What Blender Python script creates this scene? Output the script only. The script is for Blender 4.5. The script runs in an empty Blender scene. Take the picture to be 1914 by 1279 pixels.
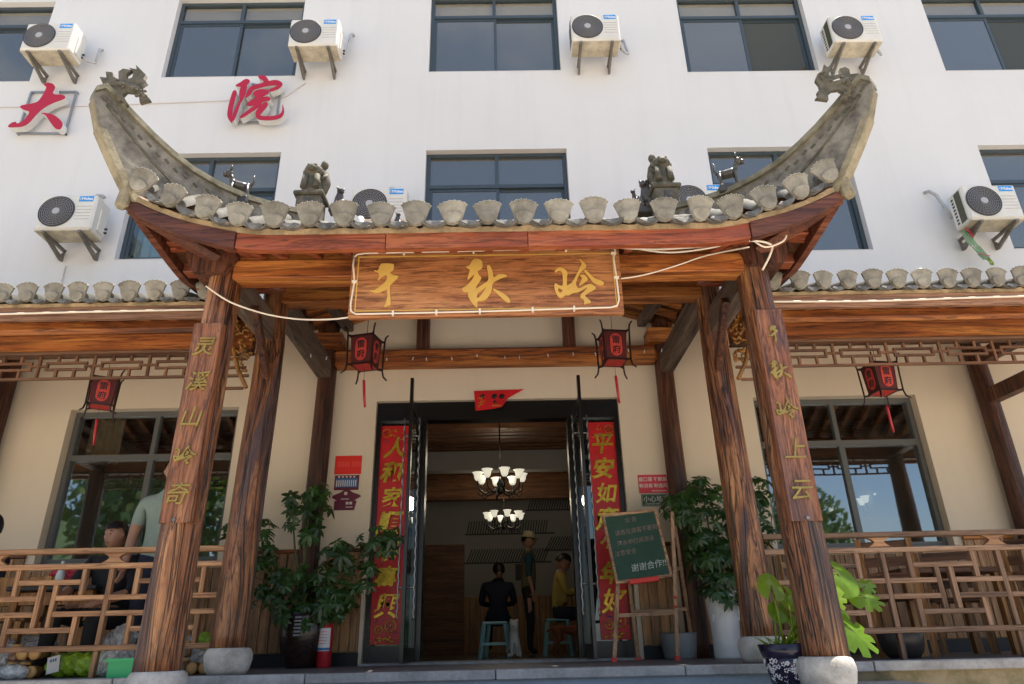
import bpy, bmesh, math, random
from math import sin, cos, pi, radians, sqrt, atan2
from mathutils import Vector, Matrix, Euler, noise
random.seed(7)
scene = bpy.context.scene
COL = scene.collection

# ------------------------------------------------------------------ camera
FPX, W0, H0 = 1296.36, 1914.0, 1279.0
PIT, ROL, YAW = radians(23.57), radians(1.27), radians(0.76)
CAM = Vector((0.085, -7.0, 0.147))
FW = Vector((sin(YAW)*cos(PIT), cos(YAW)*cos(PIT), sin(PIT)))
R0 = Vector((cos(YAW), -sin(YAW), 0)); U0 = R0.cross(FW)
UP = U0*cos(ROL) + R0*sin(ROL); RT = R0*cos(ROL) - U0*sin(ROL)
cd = bpy.data.cameras.new('camera'); cam = bpy.data.objects.new('camera', cd); COL.objects.link(cam)
cam.matrix_world = Matrix(((RT.x, UP.x, -FW.x, CAM.x), (RT.y, UP.y, -FW.y, CAM.y), (RT.z, UP.z, -FW.z, CAM.z), (0, 0, 0, 1)))
cd.sensor_width = 36; cd.lens = FPX/W0*36; cd.clip_end = 3000; cd.clip_start = 0.05
scene.camera = cam
def at(x, y, Y):                                    # photograph pixel + depth plane -> point in the place
    d = FW + RT*((x-W0/2)/FPX) + UP*((H0/2-y)/FPX)
    return CAM + d*((Y-CAM.y)/d.y)

# ------------------------------------------------------------------ sky, sun, exposure
SUN = Vector((0.24, 0.10, 0.965)).normalized()
wd = bpy.data.worlds.new('World'); scene.world = wd; wd.use_nodes = True
nt = wd.node_tree; bg = nt.nodes['Background']
sk = nt.nodes.new('ShaderNodeTexSky'); sk.sky_type = 'NISHITA'; sk.sun_disc = False
sk.sun_elevation = math.asin(SUN.z); sk.sun_rotation = atan2(SUN.x, SUN.y); sk.air_density = 1.0; sk.dust_density = 1.6; sk.ozone_density = 1.0
tcw = nt.nodes.new('ShaderNodeTexCoord'); mpw = nt.nodes.new('ShaderNodeMapping'); mpw.inputs['Scale'].default_value = (1.0, 1.0, 2.2)
cn = nt.nodes.new('ShaderNodeTexNoise'); cn.inputs['Scale'].default_value = 2.1; cn.inputs['Detail'].default_value = 7; cn.inputs['Roughness'].default_value = 0.58; cn.inputs['Distortion'].default_value = 0.6
cr_ = nt.nodes.new('ShaderNodeValToRGB'); cr_.color_ramp.elements[0].position = 0.47; cr_.color_ramp.elements[1].position = 0.75; cr_.color_ramp.elements[1].color = (0.75, 0.75, 0.75, 1)
cm = nt.nodes.new('ShaderNodeMix'); cm.data_type = 'RGBA'; cm.inputs[7].default_value = (4.6, 4.75, 5.0, 1)          # thin fair weather cloud
nt.links.new(tcw.outputs['Generated'], mpw.inputs[0]); nt.links.new(mpw.outputs[0], cn.inputs[0]); nt.links.new(cn.outputs[0], cr_.inputs[0])
nt.links.new(cr_.outputs[0], cm.inputs[0]); nt.links.new(sk.outputs[0], cm.inputs[6]); nt.links.new(cm.outputs[2], bg.inputs[0]); bg.inputs[1].default_value = 0.105
sl = bpy.data.lights.new('sun', 'SUN'); sl.energy = 4.6; sl.angle = radians(0.55); sl.color = (1.0, 0.93, 0.82)
so = bpy.data.objects.new('sun', sl); COL.objects.link(so); so.rotation_euler = (-SUN).to_track_quat('-Z', 'Y').to_euler(); so.location = (6, -3, 20)
scene.view_settings.view_transform = 'Standard'; scene.view_settings.look = 'None'
scene.view_settings.gamma = 1; scene.view_settings.use_curve_mapping = False
scene.view_settings.exposure = 1.22
scene.cycles.use_denoising = True
scene.cycles.max_bounces = 7; scene.cycles.diffuse_bounces = 5; scene.cycles.glossy_bounces = 4; scene.cycles.transparent_max_bounces = 10
scene.cycles.sample_clamp_indirect = 6

# ------------------------------------------------------------------ materials
def _mat(name):
    m = bpy.data.materials.new(name); m.use_nodes = True
    return m, m.node_tree, m.node_tree.nodes['Principled BSDF']
def N(nt, t, **k):
    n = nt.nodes.new(t)
    for a, v in k.items():
        if a in n.inputs.keys(): n.inputs[a].default_value = v
        else: setattr(n, a, v)
    return n
def coords(nt, scale=(1, 1, 1), rnd=True):
    tc = N(nt, 'ShaderNodeTexCoord'); mp = N(nt, 'ShaderNodeMapping'); mp.inputs['Scale'].default_value = scale
    if rnd:
        oi = N(nt, 'ShaderNodeObjectInfo'); mu = N(nt, 'ShaderNodeMath', operation='MULTIPLY'); mu.inputs[1].default_value = 37.0
        nt.links.new(oi.outputs['Random'], mu.inputs[0])
        va = N(nt, 'ShaderNodeVectorMath', operation='ADD'); nt.links.new(tc.outputs['Object'], va.inputs[0]); nt.links.new(mu.outputs[0], va.inputs[1])
        nt.links.new(va.outputs[0], mp.inputs['Vector'])
    else: nt.links.new(tc.outputs['Object'], mp.inputs['Vector'])
    return mp.outputs[0]
def ramp(nt, src, stops):
    r = N(nt, 'ShaderNodeValToRGB'); e = r.color_ramp.elements
    while len(e) < len(stops): e.new(0.5)
    for el, (p, c) in zip(e, stops): el.position = p; el.color = (*c, 1)
    nt.links.new(src, r.inputs[0]); return r.outputs[0]
def bump(nt, b, src, strength, dist=0.01):
    bp = N(nt, 'ShaderNodeBump', Strength=strength, Distance=dist); nt.links.new(src, bp.inputs['Height']); nt.links.new(bp.outputs[0], b.inputs['Normal'])
def mixc(nt, fac, a, b, mode='MIX'):
    m = N(nt, 'ShaderNodeMix', data_type='RGBA', blend_type=mode)
    for i, v in ((0, fac), (6, a), (7, b)):
        if isinstance(v, (int, float)): m.inputs[i].default_value = v
        elif isinstance(v, tuple): m.inputs[i].default_value = (*v, 1)
        else: nt.links.new(v, m.inputs[i])
    return m.outputs[2]
def dirty(name, c, rough=0.6, amt=0.25, scale=3.0, metal=0.0, bs=0.15, c2=None, fine=40.0, spec=0.5, var=0.0, streak=0.0):
    m, nt, b = _mat(name); co = coords(nt)
    n = N(nt, 'ShaderNodeTexNoise', Scale=scale, Detail=8.0, Roughness=0.65); nt.links.new(co, n.inputs[0])
    f = N(nt, 'ShaderNodeTexNoise', Scale=fine, Detail=4.0); nt.links.new(co, f.inputs[0])
    d = c2 or tuple(v*(1-amt) for v in c)
    base = ramp(nt, n.outputs[0], [(0.3, d), (0.62, c)])
    base = mixc(nt, 0.18*min(1, amt*3), base, f.outputs[0], 'OVERLAY')
    oi = N(nt, 'ShaderNodeObjectInfo'); hv = N(nt, 'ShaderNodeMapRange'); hv.inputs[3].default_value = 1-var; hv.inputs[4].default_value = 1+var
    nt.links.new(oi.outputs['Random'], hv.inputs[0]); hs = N(nt, 'ShaderNodeHueSaturation'); nt.links.new(hv.outputs[0], hs.inputs['Value']); nt.links.new(base, hs.inputs['Color']); base = hs.outputs[0]
    if streak:
        cs = coords(nt, (5.0, 5.0, 0.22), False); sn = N(nt, 'ShaderNodeTexNoise', Scale=1.0, Detail=5.0, Roughness=0.6); nt.links.new(cs, sn.inputs[0])
        base = mixc(nt, 1.0, base, ramp(nt, sn.outputs[0], [(0.30, (1-streak, 1-streak, 1-streak*1.1)), (0.50, (1, 1, 1))]), 'MULTIPLY')
    nt.links.new(base, b.inputs['Base Color']); b.inputs['Roughness'].default_value = rough; b.inputs['Metallic'].default_value = metal
    b.inputs['Specular IOR Level'].default_value = spec
    if bs: bump(nt, b, f.outputs[0], bs, 0.004)
    return m
def plain(name, c, rough=0.5, metal=0.0, emit=None, estr=0.0):
    m, nt, b = _mat(name); b.inputs['Base Color'].default_value = (*c, 1); b.inputs['Roughness'].default_value = rough; b.inputs['Metallic'].default_value = metal
    if emit: b.inputs['Emission Color'].default_value = (*emit, 1); b.inputs['Emission Strength'].default_value = estr
    return m
def wood(name, dark, mid, light, axis=0, cross=7.0, along=0.55, rough=0.55, crack=0.0, stain=None, bs=0.35, warp=0.9):
    m, nt, b = _mat(name); s = [cross]*3; s[axis] = along
    co = coords(nt, tuple(s))
    wn = N(nt, 'ShaderNodeTexNoise', Scale=0.45, Detail=2.0); nt.links.new(co, wn.inputs[0])
    ws = N(nt, 'ShaderNodeVectorMath', operation='SCALE'); ws.inputs['Scale'].default_value = warp; nt.links.new(wn.outputs['Color'], ws.inputs[0])
    wa = N(nt, 'ShaderNodeVectorMath', operation='ADD'); nt.links.new(co, wa.inputs[0]); nt.links.new(ws.outputs[0], wa.inputs[1]); co = wa.outputs[0]
    kv = N(nt, 'ShaderNodeTexVoronoi', Scale=0.85); nt.links.new(co, kv.inputs[0]); knot = ramp(nt, kv.outputs['Distance'], [(0.05, (0.12, 0.08, 0.06)), (0.16, (0.8, 0.75, 0.7)), (0.30, (1, 1, 1))])
    n1 = N(nt, 'ShaderNodeTexNoise', Scale=1.0, Detail=6.0, Roughness=0.6, Distortion=0.9); nt.links.new(co, n1.inputs[0])
    mp2 = N(nt, 'ShaderNodeMapping'); s2 = [3.2]*3; s2[axis] = 2.2; mp2.inputs['Scale'].default_value = s2; nt.links.new(co, mp2.inputs[0])
    wv = N(nt, 'ShaderNodeTexNoise', Scale=1.6, Detail=5.0, Roughness=0.7, Distortion=1.6); nt.links.new(mp2.outputs[0], wv.inputs[0])
    c1 = ramp(nt, n1.outputs[0], [(0.27, dark), (0.46, mid), (0.72, light)])
    g = ramp(nt, wv.outputs[0], [(0.38, (0.20, 0.16, 0.14)), (0.54, (1, 1, 1))])
    base = mixc(nt, 0.8, c1, g, 'MULTIPLY'); base = mixc(nt, 0.75, base, knot, 'MULTIPLY')
    if stain:
        s3 = N(nt, 'ShaderNodeTexNoise', Scale=0.55, Detail=3.0, Distortion=1.2); nt.links.new(co, s3.inputs[0])
        k = ramp(nt, s3.outputs[0], [(0.52, (0, 0, 0)), (0.68, (0.75, 0.75, 0.75))]); base = mixc(nt, k, base, stain)
    oi = N(nt, 'ShaderNodeObjectInfo'); hv = N(nt, 'ShaderNodeMapRange'); hv.inputs[3].default_value = 0.72; hv.inputs[4].default_value = 1.22
    nt.links.new(oi.outputs['Random'], hv.inputs[0])
    hs = N(nt, 'ShaderNodeHueSaturation'); nt.links.new(hv.outputs[0], hs.inputs['Value']); nt.links.new(base, hs.inputs['Color'])
    base = hs.outputs[0]
    h = wv.outputs[0]
    if crack:
        mp = N(nt, 'ShaderNodeMapping'); sc = [2.6]*3; sc[axis] = 0.5; mp.inputs['Scale'].default_value = sc; nt.links.new(co, mp.inputs[0])
        ns = N(nt, 'ShaderNodeTexNoise', Scale=1.0, Detail=2.0, Distortion=1.0); nt.links.new(mp.outputs[0], ns.inputs[0])
        ck = N(nt, 'ShaderNodeMath', operation='SUBTRACT'); ck.inputs[1].default_value = 0.5; nt.links.new(ns.outputs[0], ck.inputs[0])
        ab = N(nt, 'ShaderNodeMath', operation='ABSOLUTE'); nt.links.new(ck.outputs[0], ab.inputs[0])
        cr = ramp(nt, ab.outputs[0], [(0.0, (0.05, 0.04, 0.035)), (0.05, (1, 1, 1))]); base = mixc(nt, crack, base, cr, 'MULTIPLY')
        mm = N(nt, 'ShaderNodeMath', operation='MULTIPLY'); nt.links.new(cr, mm.inputs[0]); nt.links.new(h, mm.inputs[1]); h = mm.outputs[0]
    nt.links.new(base, b.inputs['Base Color']); b.inputs['Roughness'].default_value = rough
    bump(nt, b, h, bs, 0.012)
    return m
def glass(name, tint, refl, base, ior_fac=True, see=0.0):
    m, nt, b = _mat(name); b.inputs['Base Color'].default_value = (*base, 1); b.inputs['Roughness'].default_value = 0.3; b.inputs['Specular IOR Level'].default_value = 0
    out = nt.nodes['Material Output']
    gl = N(nt, 'ShaderNodeBsdfGlossy', Roughness=0.02); gl.inputs['Color'].default_value = (*tint, 1)
    co = coords(nt, (0.9, 0.9, 0.9)); ns = N(nt, 'ShaderNodeTexNoise', Scale=1.3, Detail=2.0); nt.links.new(co, ns.inputs[0])
    bp = N(nt, 'ShaderNodeBump', Strength=0.06, Distance=0.02); nt.links.new(ns.outputs[0], bp.inputs['Height']); nt.links.new(bp.outputs[0], gl.inputs['Normal'])
    under = b.outputs[0]
    if see:
        tr = N(nt, 'ShaderNodeBsdfTransparent'); tr.inputs[0].default_value = (0.80, 0.84, 0.84, 1)
        mx = N(nt, 'ShaderNodeMixShader', Fac=see); nt.links.new(b.outputs[0], mx.inputs[1]); nt.links.new(tr.outputs[0], mx.inputs[2]); under = mx.outputs[0]
    fr = N(nt, 'ShaderNodeFresnel', IOR=1.5); ad = N(nt, 'ShaderNodeMath', operation='ADD'); ad.inputs[1].default_value = refl; ad.use_clamp = True
    nt.links.new(fr.outputs[0], ad.inputs[0])
    m2 = N(nt, 'ShaderNodeMixShader'); nt.links.new(ad.outputs[0], m2.inputs[0]); nt.links.new(under, m2.inputs[1]); nt.links.new(gl.outputs[0], m2.inputs[2])
    ge = N(nt, 'ShaderNodeNewGeometry'); t0 = N(nt, 'ShaderNodeBsdfTransparent'); m3 = N(nt, 'ShaderNodeMixShader')      # the inner face of a pane lets light straight through
    nt.links.new(ge.outputs['Backfacing'], m3.inputs[0]); nt.links.new(m2.outputs[0], m3.inputs[1]); nt.links.new(t0.outputs[0], m3.inputs[2]); nt.links.new(m3.outputs[0], out.inputs[0]); return m
def leafmat(name, c, c2, rough=0.4, trans=0.35):
    m, nt, b = _mat(name); out = nt.nodes['Material Output']
    oi = N(nt, 'ShaderNodeObjectInfo'); base = ramp(nt, oi.outputs['Random'], [(0.0, c2), (1.0, c)])
    co = coords(nt); f = N(nt, 'ShaderNodeTexNoise', Scale=25.0, Detail=3.0); nt.links.new(co, f.inputs[0]); base = mixc(nt, 0.3, base, f.outputs[0], 'OVERLAY')
    nt.links.new(base, b.inputs['Base Color']); b.inputs['Roughness'].default_value = rough
    tl = N(nt, 'ShaderNodeBsdfTranslucent'); t2 = mixc(nt, 0.5, base, (0.45, 0.6, 0.04), 'MIX'); nt.links.new(t2, tl.inputs[0])
    mx = N(nt, 'ShaderNodeMixShader', Fac=trans); nt.links.new(b.outputs[0], mx.inputs[1]); nt.links.new(tl.outputs[0], mx.inputs[2]); nt.links.new(mx.outputs[0], out.inputs[0])
    return m

def plastic(name, c, see):
    m, nt, b = _mat(name); out = nt.nodes['Material Output']; co = coords(nt); n = N(nt, 'ShaderNodeTexNoise', Scale=16.0, Detail=5.0, Distortion=1.5); nt.links.new(co, n.inputs[0])
    nt.links.new(ramp(nt, n.outputs[0], [(0.35, tuple(v*.62 for v in c)), (0.65, c)]), b.inputs['Base Color']); b.inputs['Roughness'].default_value = 0.18; bump(nt, b, n.outputs[0], 0.35, 0.02)
    tr = N(nt, 'ShaderNodeBsdfTransparent'); fr = ramp(nt, n.outputs[0], [(0.40, (see, see, see)), (0.62, (see*.3, see*.3, see*.3))]); mx = N(nt, 'ShaderNodeMixShader'); nt.links.new(fr, mx.inputs[0]); nt.links.new(b.outputs[0], mx.inputs[1]); nt.links.new(tr.outputs[0], mx.inputs[2]); nt.links.new(mx.outputs[0], out.inputs[0]); return m

M = {}
M['wall'] = dirty('white_render', (0.705, 0.70, 0.695), 0.85, 0.05, 0.5, bs=0.10, fine=90, streak=0.035)
M['bouncewall'] = dirty('bounce_tinted_render', (0.81, 0.69, 0.53), 0.85, 0.05, 0.5, bs=0.10, fine=90, streak=0.03)  # same white paint as above, warm ground bounce put into the colour
_O = dict(dark=(0.055, 0.013, 0.004), mid=(0.37, 0.105, 0.020), light=(0.74, 0.31, 0.072))
for ax, nm in enumerate('xyz'):
    M['beam_'+nm] = wood('scorched_beam_'+nm, axis=ax, **_O)
    M['lat_'+nm] = wood('lattice_wood_'+nm, (0.07, 0.028, 0.014), (0.19, 0.085, 0.042), (0.30, 0.15, 0.08), axis=ax, cross=14, rough=0.6)
    M['rail_'+nm] = wood('railing_wood_'+nm, (0.17, 0.078, 0.034), (0.39, 0.195, 0.088), (0.58, 0.33, 0.165), axis=ax, cross=14, rough=0.6)
    M['weath_'+nm] = wood('weathered_railing_wood_'+nm, (0.10, 0.052, 0.030), (0.25, 0.14, 0.080), (0.38, 0.24, 0.15), axis=ax, cross=14, rough=0.65)
    M['pine_'+nm] = wood('pale_pine_'+nm, (0.26, 0.13, 0.06), (0.46, 0.26, 0.13), (0.62, 0.38, 0.21), axis=ax, cross=12, rough=0.5)
    M['grey_'+nm] = wood('grey_beam_'+nm, (0.05, 0.035, 0.026), (0.13, 0.09, 0.065), (0.22, 0.16, 0.12), axis=ax, cross=6, rough=0.7)
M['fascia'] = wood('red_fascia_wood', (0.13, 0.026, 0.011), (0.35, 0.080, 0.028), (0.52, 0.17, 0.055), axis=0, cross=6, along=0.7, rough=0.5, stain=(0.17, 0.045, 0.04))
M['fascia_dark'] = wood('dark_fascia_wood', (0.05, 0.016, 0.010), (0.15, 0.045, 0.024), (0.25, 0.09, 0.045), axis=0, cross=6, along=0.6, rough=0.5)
M['fascia_grey'] = wood('weathered_fascia_wood', (0.12, 0.055, 0.03), (0.28, 0.14, 0.08), (0.40, 0.22, 0.13), axis=0, cross=8, along=0.5, rough=0.65)
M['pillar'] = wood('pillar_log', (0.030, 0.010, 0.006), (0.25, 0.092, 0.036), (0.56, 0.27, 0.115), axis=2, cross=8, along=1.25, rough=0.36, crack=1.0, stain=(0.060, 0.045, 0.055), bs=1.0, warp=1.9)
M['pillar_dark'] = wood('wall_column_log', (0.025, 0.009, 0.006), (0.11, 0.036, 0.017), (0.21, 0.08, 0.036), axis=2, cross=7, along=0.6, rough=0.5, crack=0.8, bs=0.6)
M['board'] = wood('couplet_board_wood', (0.10, 0.034, 0.018), (0.30, 0.110, 0.048), (0.46, 0.21, 0.100), axis=2, cross=8, along=1.1, warp=1.6, rough=0.42, stain=(0.10, 0.065, 0.07), crack=.6)
M['plaque'] = wood('plaque_wood', (0.14, 0.046, 0.018), (0.38, 0.145, 0.052), (0.56, 0.27, 0.105), axis=0, cross=7, along=0.8, rough=0.4, stain=(0.16, 0.065, 0.035))
M['plank'] = wood('wainscot_plank', (0.20, 0.080, 0.026), (0.43, 0.21, 0.078), (0.60, 0.34, 0.145), axis=2, cross=16, along=0.8, rough=0.45)
M['ceil'] = wood('ceiling_slat_wood', (0.06, 0.022, 0.009), (0.17, 0.07, 0.028), (0.27, 0.12, 0.05), axis=0, cross=10, rough=0.5)
M['gold'] = dirty('gold_paint', (0.70, 0.43, 0.10), 0.42, 0.15, 6)
M['goldleaf'] = dirty('gold_foil', (0.80, 0.56, 0.06), 0.3, 0.35, 14, metal=0.55, c2=(0.36, 0.22, 0.02))
M['carvegold'] = dirty('gilded_carving', (0.36, 0.16, 0.03), 0.5, 0.7, 9)
M['olive'] = dirty('faded_gold_lettering', (0.34, 0.25, 0.06), 0.5, 0.45, 9)
M['tile'] = dirty('grey_clay_tile', (0.33, 0.305, 0.25), 0.75, 0.45, 7, bs=0.4, c2=(0.13, 0.118, 0.09), var=0.16)
M['roof_tile'] = dirty('dark_roof_tile', (0.15, 0.14, 0.12), 0.85, 0.5, 9, bs=0.4, c2=(0.06, 0.056, 0.046))
M['drip'] = dirty('glazed_drip_tile', (0.18, 0.172, 0.155), 0.5, 0.6, 14, bs=0.6, c2=(0.06, 0.057, 0.048), var=0.2)
M['ridge'] = dirty('mossy_ridge_plaster', (0.27, 0.245, 0.20), 0.85, 0.5, 8, bs=0.9, c2=(0.055, 0.050, 0.043), fine=26)
M['coping'] = dirty('ridge_coping_plaster', (0.25, 0.225, 0.16), 0.85, 0.5, 9, bs=0.6, c2=(0.07, 0.066, 0.035))
M['ridge_edge'] = dirty('ochre_ridge_plaster', (0.36, 0.31, 0.21), 0.85, 0.4, 9, bs=0.9, c2=(0.15, 0.125, 0.075), fine=60)
M['mortar'] = dirty('clay_mortar', (0.46, 0.33, 0.19), 0.9, 0.5, 11, bs=0.9, c2=(0.20, 0.15, 0.085))
M['figure'] = dirty('dark_glazed_figure', (0.085, 0.078, 0.072), 0.35, 0.5, 9, bs=0.3)
M['figure_stone'] = dirty('weathered_stone_figure', (0.15, 0.13, 0.10), 0.8, 0.5, 14, bs=0.6, c2=(0.05, 0.052, 0.03))
M['stone'] = dirty('pale_granite', (0.55, 0.52, 0.48), 0.85, 0.3, 9, bs=1.0, fine=60, c2=(0.30, 0.275, 0.24))
M['slab'] = dirty('granite_slab', (0.40, 0.395, 0.39), 0.6, 0.3, 5, bs=0.3, c2=(0.22, 0.21, 0.20), var=0.12)
M['slab_dark'] = dirty('dark_deck_stone', (0.155, 0.155, 0.16), 0.5, 0.4, 3, bs=0.15)
M['riser'] = dirty('blue_grey_riser_stone', (0.30, 0.35, 0.42), 0.7, 0.2, 5)
M['moss'] = dirty('mossy_concrete', (0.30, 0.24, 0.15), 0.95, 0.5, 6, bs=0.8, c2=(0.10, 0.095, 0.035))
M['ground'] = dirty('plaza_concrete', (0.53, 0.465, 0.385), 0.9, 0.15, 0.4, bs=0.2)
M['plinth'] = dirty('black_plinth', (0.014, 0.013, 0.014), 0.5, 0.3, 6)
M['frame'] = plain('slate_aluminium', (0.045, 0.065, 0.080), 0.4)
M['frame_low'] = plain('grey_aluminium', (0.13, 0.135, 0.13), 0.4)
M['pane'] = glass('blue_pane', (1.0, 0.94, 0.82), 0.17, (0.048, 0.052, 0.050))
M['pane_dim'] = glass('blue_pane_screen', (0.62, 0.60, 0.52), 0.03, (0.060, 0.060, 0.046))
M['pane_low'] = glass('clear_pane', (0.85, 0.95, 1.0), 0.24, (0.03, 0.035, 0.035), see=0.85)
M['pane_curtain'] = glass('clear_upper_pane', (0.85, 0.95, 1.0), 0.10, (0.03, 0.04, 0.05), see=0.80)
M['pane_blind'] = glass('transom_pane', (0.92, 0.95, 0.93), 0.10, (0.03, 0.04, 0.05), see=0.9)
M['blind'] = dirty('beige_blind', (0.44, 0.35, 0.235), 0.9, 0.1, 3)
M['black'] = plain('black_metal', (0.010, 0.009, 0.009), 0.3)
M['chrome'] = plain('twisted_steel', (0.30, 0.30, 0.30), 0.35, 1.0)
M['ac'] = dirty('cream_white_casing', (0.74, 0.72, 0.66), 0.45, 0.12, 4, bs=0.0)
M['acpan'] = dirty('dusty_base_pan', (0.64, 0.57, 0.43), 0.7, 0.4, 9, bs=0.2)
M['grille'] = plain('dark_grille', (0.055, 0.055, 0.06), 0.5)
M['grille_ring'] = plain('grille_ring', (0.26, 0.26, 0.27), 0.5)
M['hub'] = plain('grille_hub', (0.42, 0.42, 0.43), 0.5)
M['coil'] = dirty('coil_fins', (0.085, 0.085, 0.05), 0.6, 0.3, 30)
M['steel'] = dirty('galvanised_bracket', (0.22, 0.20, 0.17), 0.5, 0.45, 12, metal=0.3)
M['pipe'] = dirty('grey_pipe_wrap', (0.50, 0.50, 0.49), 0.7, 0.3, 14)
M['acblue'] = plain('blue_badge', (0.02, 0.30, 0.78), 0.4)
M['white'] = plain('white_print', (0.85, 0.85, 0.85), 0.5)
M['signred'] = plain('red_acrylic', (0.44, 0.008, 0.035), 0.35)
M['signside'] = dirty('white_channel_side', (0.70, 0.69, 0.67), 0.5, 0.15, 8)
M['signbar'] = plain('steel_sign_frame', (0.32, 0.34, 0.36), 0.4, 0.6)
M['lantern'] = plain('dark_lantern_wood', (0.022, 0.007, 0.006), 0.4)
M['lanternred'] = dirty('red_silk_panel', (0.56, 0.050, 0.038), 0.6, 0.2, 12)
M['lanternshade'] = plain('dark_silk', (0.085, 0.009, 0.009), 0.6)
M['red'] = dirty('red_paper', (0.70, 0.014, 0.020), 0.4, 0.25, 5, bs=0.1)
M['redbright'] = plain('bright_red_board', (0.80, 0.022, 0.012), 0.5)
M['redpink'] = plain('rose_red_board', (0.68, 0.045, 0.075), 0.5)
M['maroon'] = plain('maroon_board', (0.14, 0.012, 0.04), 0.45)
M['green_sign'] = plain('dark_green_board', (0.012, 0.085, 0.045), 0.5)
M['bluepanel'] = plain('blue_panel', (0.03, 0.16, 0.38), 0.5)
M['paleprint'] = plain('pale_print', (0.70, 0.62, 0.56), 0.5)
M['redprint'] = plain('faded_red_print', (0.85, 0.09, 0.06), 0.5)
M['chalkboard'] = dirty('green_chalkboard', (0.016, 0.058, 0.036), 0.7, 0.35, 4, c2=(0.028, 0.080, 0.052))
M['chalk'] = plain('white_chalk', (0.62, 0.66, 0.62), 0.9)
M['chalkpink'] = plain('pink_chalk', (0.36, 0.22, 0.20), 0.9)
M['redcap'] = plain('red_rubber', (0.72, 0.05, 0.035), 0.5)
M['cable'] = plain('white_led_cable', (0.84, 0.74, 0.60), 0.4)
M['wire'] = plain('pale_wire', (0.60, 0.52, 0.48), 0.5)
M['darkwire'] = plain('dark_wire', (0.05, 0.05, 0.05), 0.5)
M['leaf'] = leafmat('schefflera_leaf', (0.036, 0.100, 0.020), (0.012, 0.040, 0.011), 0.34, 0.16)
M['monstera'] = leafmat('monstera_leaf', (0.27, 0.39, 0.022), (0.14, 0.27, 0.018), 0.3, 0.45)
M['stem'] = dirty('plant_stem', (0.10, 0.12, 0.04), 0.7, 0.3, 10)
M['bark'] = dirty('tree_bark', (0.12, 0.09, 0.06), 0.9, 0.4, 8)
M['vase'] = dirty('white_ceramic', (0.80, 0.80, 0.80), 0.25, 0.08, 5, bs=0.1)
M['darkpot'] = dirty('brown_glazed_pot', (0.030, 0.015, 0.011), 0.25, 0.6, 25, bs=0.5)
M['navypot'] = plain('navy_glaze', (0.013, 0.010, 0.030), 0.2)
M['flower'] = plain('white_glaze_flower', (0.72, 0.70, 0.72), 0.3)
M['greypot'] = dirty('grey_tub', (0.22, 0.23, 0.24), 0.5, 0.2, 5)
M['extred'] = plain('extinguisher_red', (0.42, 0.015, 0.022), 0.3)
M['paper'] = dirty('printed_paper_label', (0.72, 0.70, 0.68), 0.6, 0.1, 20, bs=0)
M['skin'] = dirty('skin', (0.38, 0.195, 0.12), 0.5, 0.15, 12, bs=0.05)
M['hair'] = plain('black_hair', (0.012, 0.010, 0.010), 0.45)
M['blackcloth'] = dirty('black_tshirt', (0.014, 0.014, 0.016), 0.9, 0.3, 9)
M['greencloth'] = dirty('grey_green_tshirt', (0.24, 0.30, 0.255), 0.9, 0.15, 7)
M['navycloth'] = dirty('navy_cloth', (0.012, 0.015, 0.032), 0.9, 0.3, 7)
M['yellowcloth'] = dirty('ochre_jacket', (0.50, 0.34, 0.075), 0.9, 0.2, 7)
M['tealcloth'] = dirty('teal_sleeve', (0.02, 0.07, 0.09), 0.9, 0.2, 7)
M['tancloth'] = dirty('tan_vest', (0.15, 0.115, 0.06), 0.9, 0.2, 7)
M['hat'] = dirty('pale_sun_hat', (0.55, 0.48, 0.30), 0.9, 0.15, 9)
M['dogwhite'] = dirty('white_fur', (0.62, 0.58, 0.53), 0.95, 0.25, 9, bs=0.6)
M['dogbrown'] = dirty('brown_fur', (0.26, 0.065, 0.025), 0.9, 0.3, 9, bs=0.5)
M['stool'] = plain('teal_plastic', (0.22, 0.42, 0.43), 0.45)
M['greenbag'] = plastic('green_vegetable_wrap', (0.34, 0.55, 0.035), 0.12)
M['clearbag'] = plastic('cloudy_plastic_bag', (0.80, 0.81, 0.79), 0.55)
M['whitesack'] = dirty('white_sack', (0.74, 0.70, 0.64), 0.5, 0.2, 9, bs=0.8)
M['crate'] = plain('green_plastic_crate', (0.03, 0.40, 0.14), 0.4)
M['jarcap'] = plain('orange_jar_cap', (0.62, 0.36, 0.13), 0.45)
M['jarglass'] = dirty('brown_jar', (0.22, 0.11, 0.05), 0.2, 0.4, 16)
M['redbag'] = dirty('red_plastic_bag', (0.50, 0.015, 0.03), 0.35, 0.3, 9, bs=0.5)
M['tabletop'] = plain('dark_table_top', (0.04, 0.035, 0.035), 0.35)
M['bottlemat'] = plain('pale_bottle', (0.55, 0.62, 0.58), 0.2)
M['orangewood'] = wood('orange_bench_wood', (0.20, 0.075, 0.018), (0.38, 0.17, 0.05), (0.52, 0.27, 0.09), axis=2, cross=9, rough=0.4)
M['roomwall'] = dirty('dim_room_wall', (0.34, 0.32, 0.30), 0.9, 0.1, 2)
M['roomfloor'] = dirty('dark_tile_floor', (0.07, 0.065, 0.06), 0.25, 0.3, 4)
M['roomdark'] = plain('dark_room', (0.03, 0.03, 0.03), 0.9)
M['mural'] = plain('ink_mural', (0.07, 0.07, 0.075), 0.9)
M['curtain'] = dirty('tan_curtain', (0.42, 0.33, 0.20), 0.9, 0.2, 5)
M['tealcurtain'] = dirty('teal_curtain', (0.10, 0.33, 0.40), 0.9, 0.3, 3, c2=(0.45, 0.45, 0.30))
M['lamp'] = plain('lit_glass_shade', (0.9, 0.88, 0.8), 0.3, 0, (1.0, 0.93, 0.72), 0.27)
M['hill'] = dirty('forest_foliage', (0.060, 0.095, 0.028), 0.9, 0.6, 0.6, c2=(0.018, 0.035, 0.010))
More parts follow.
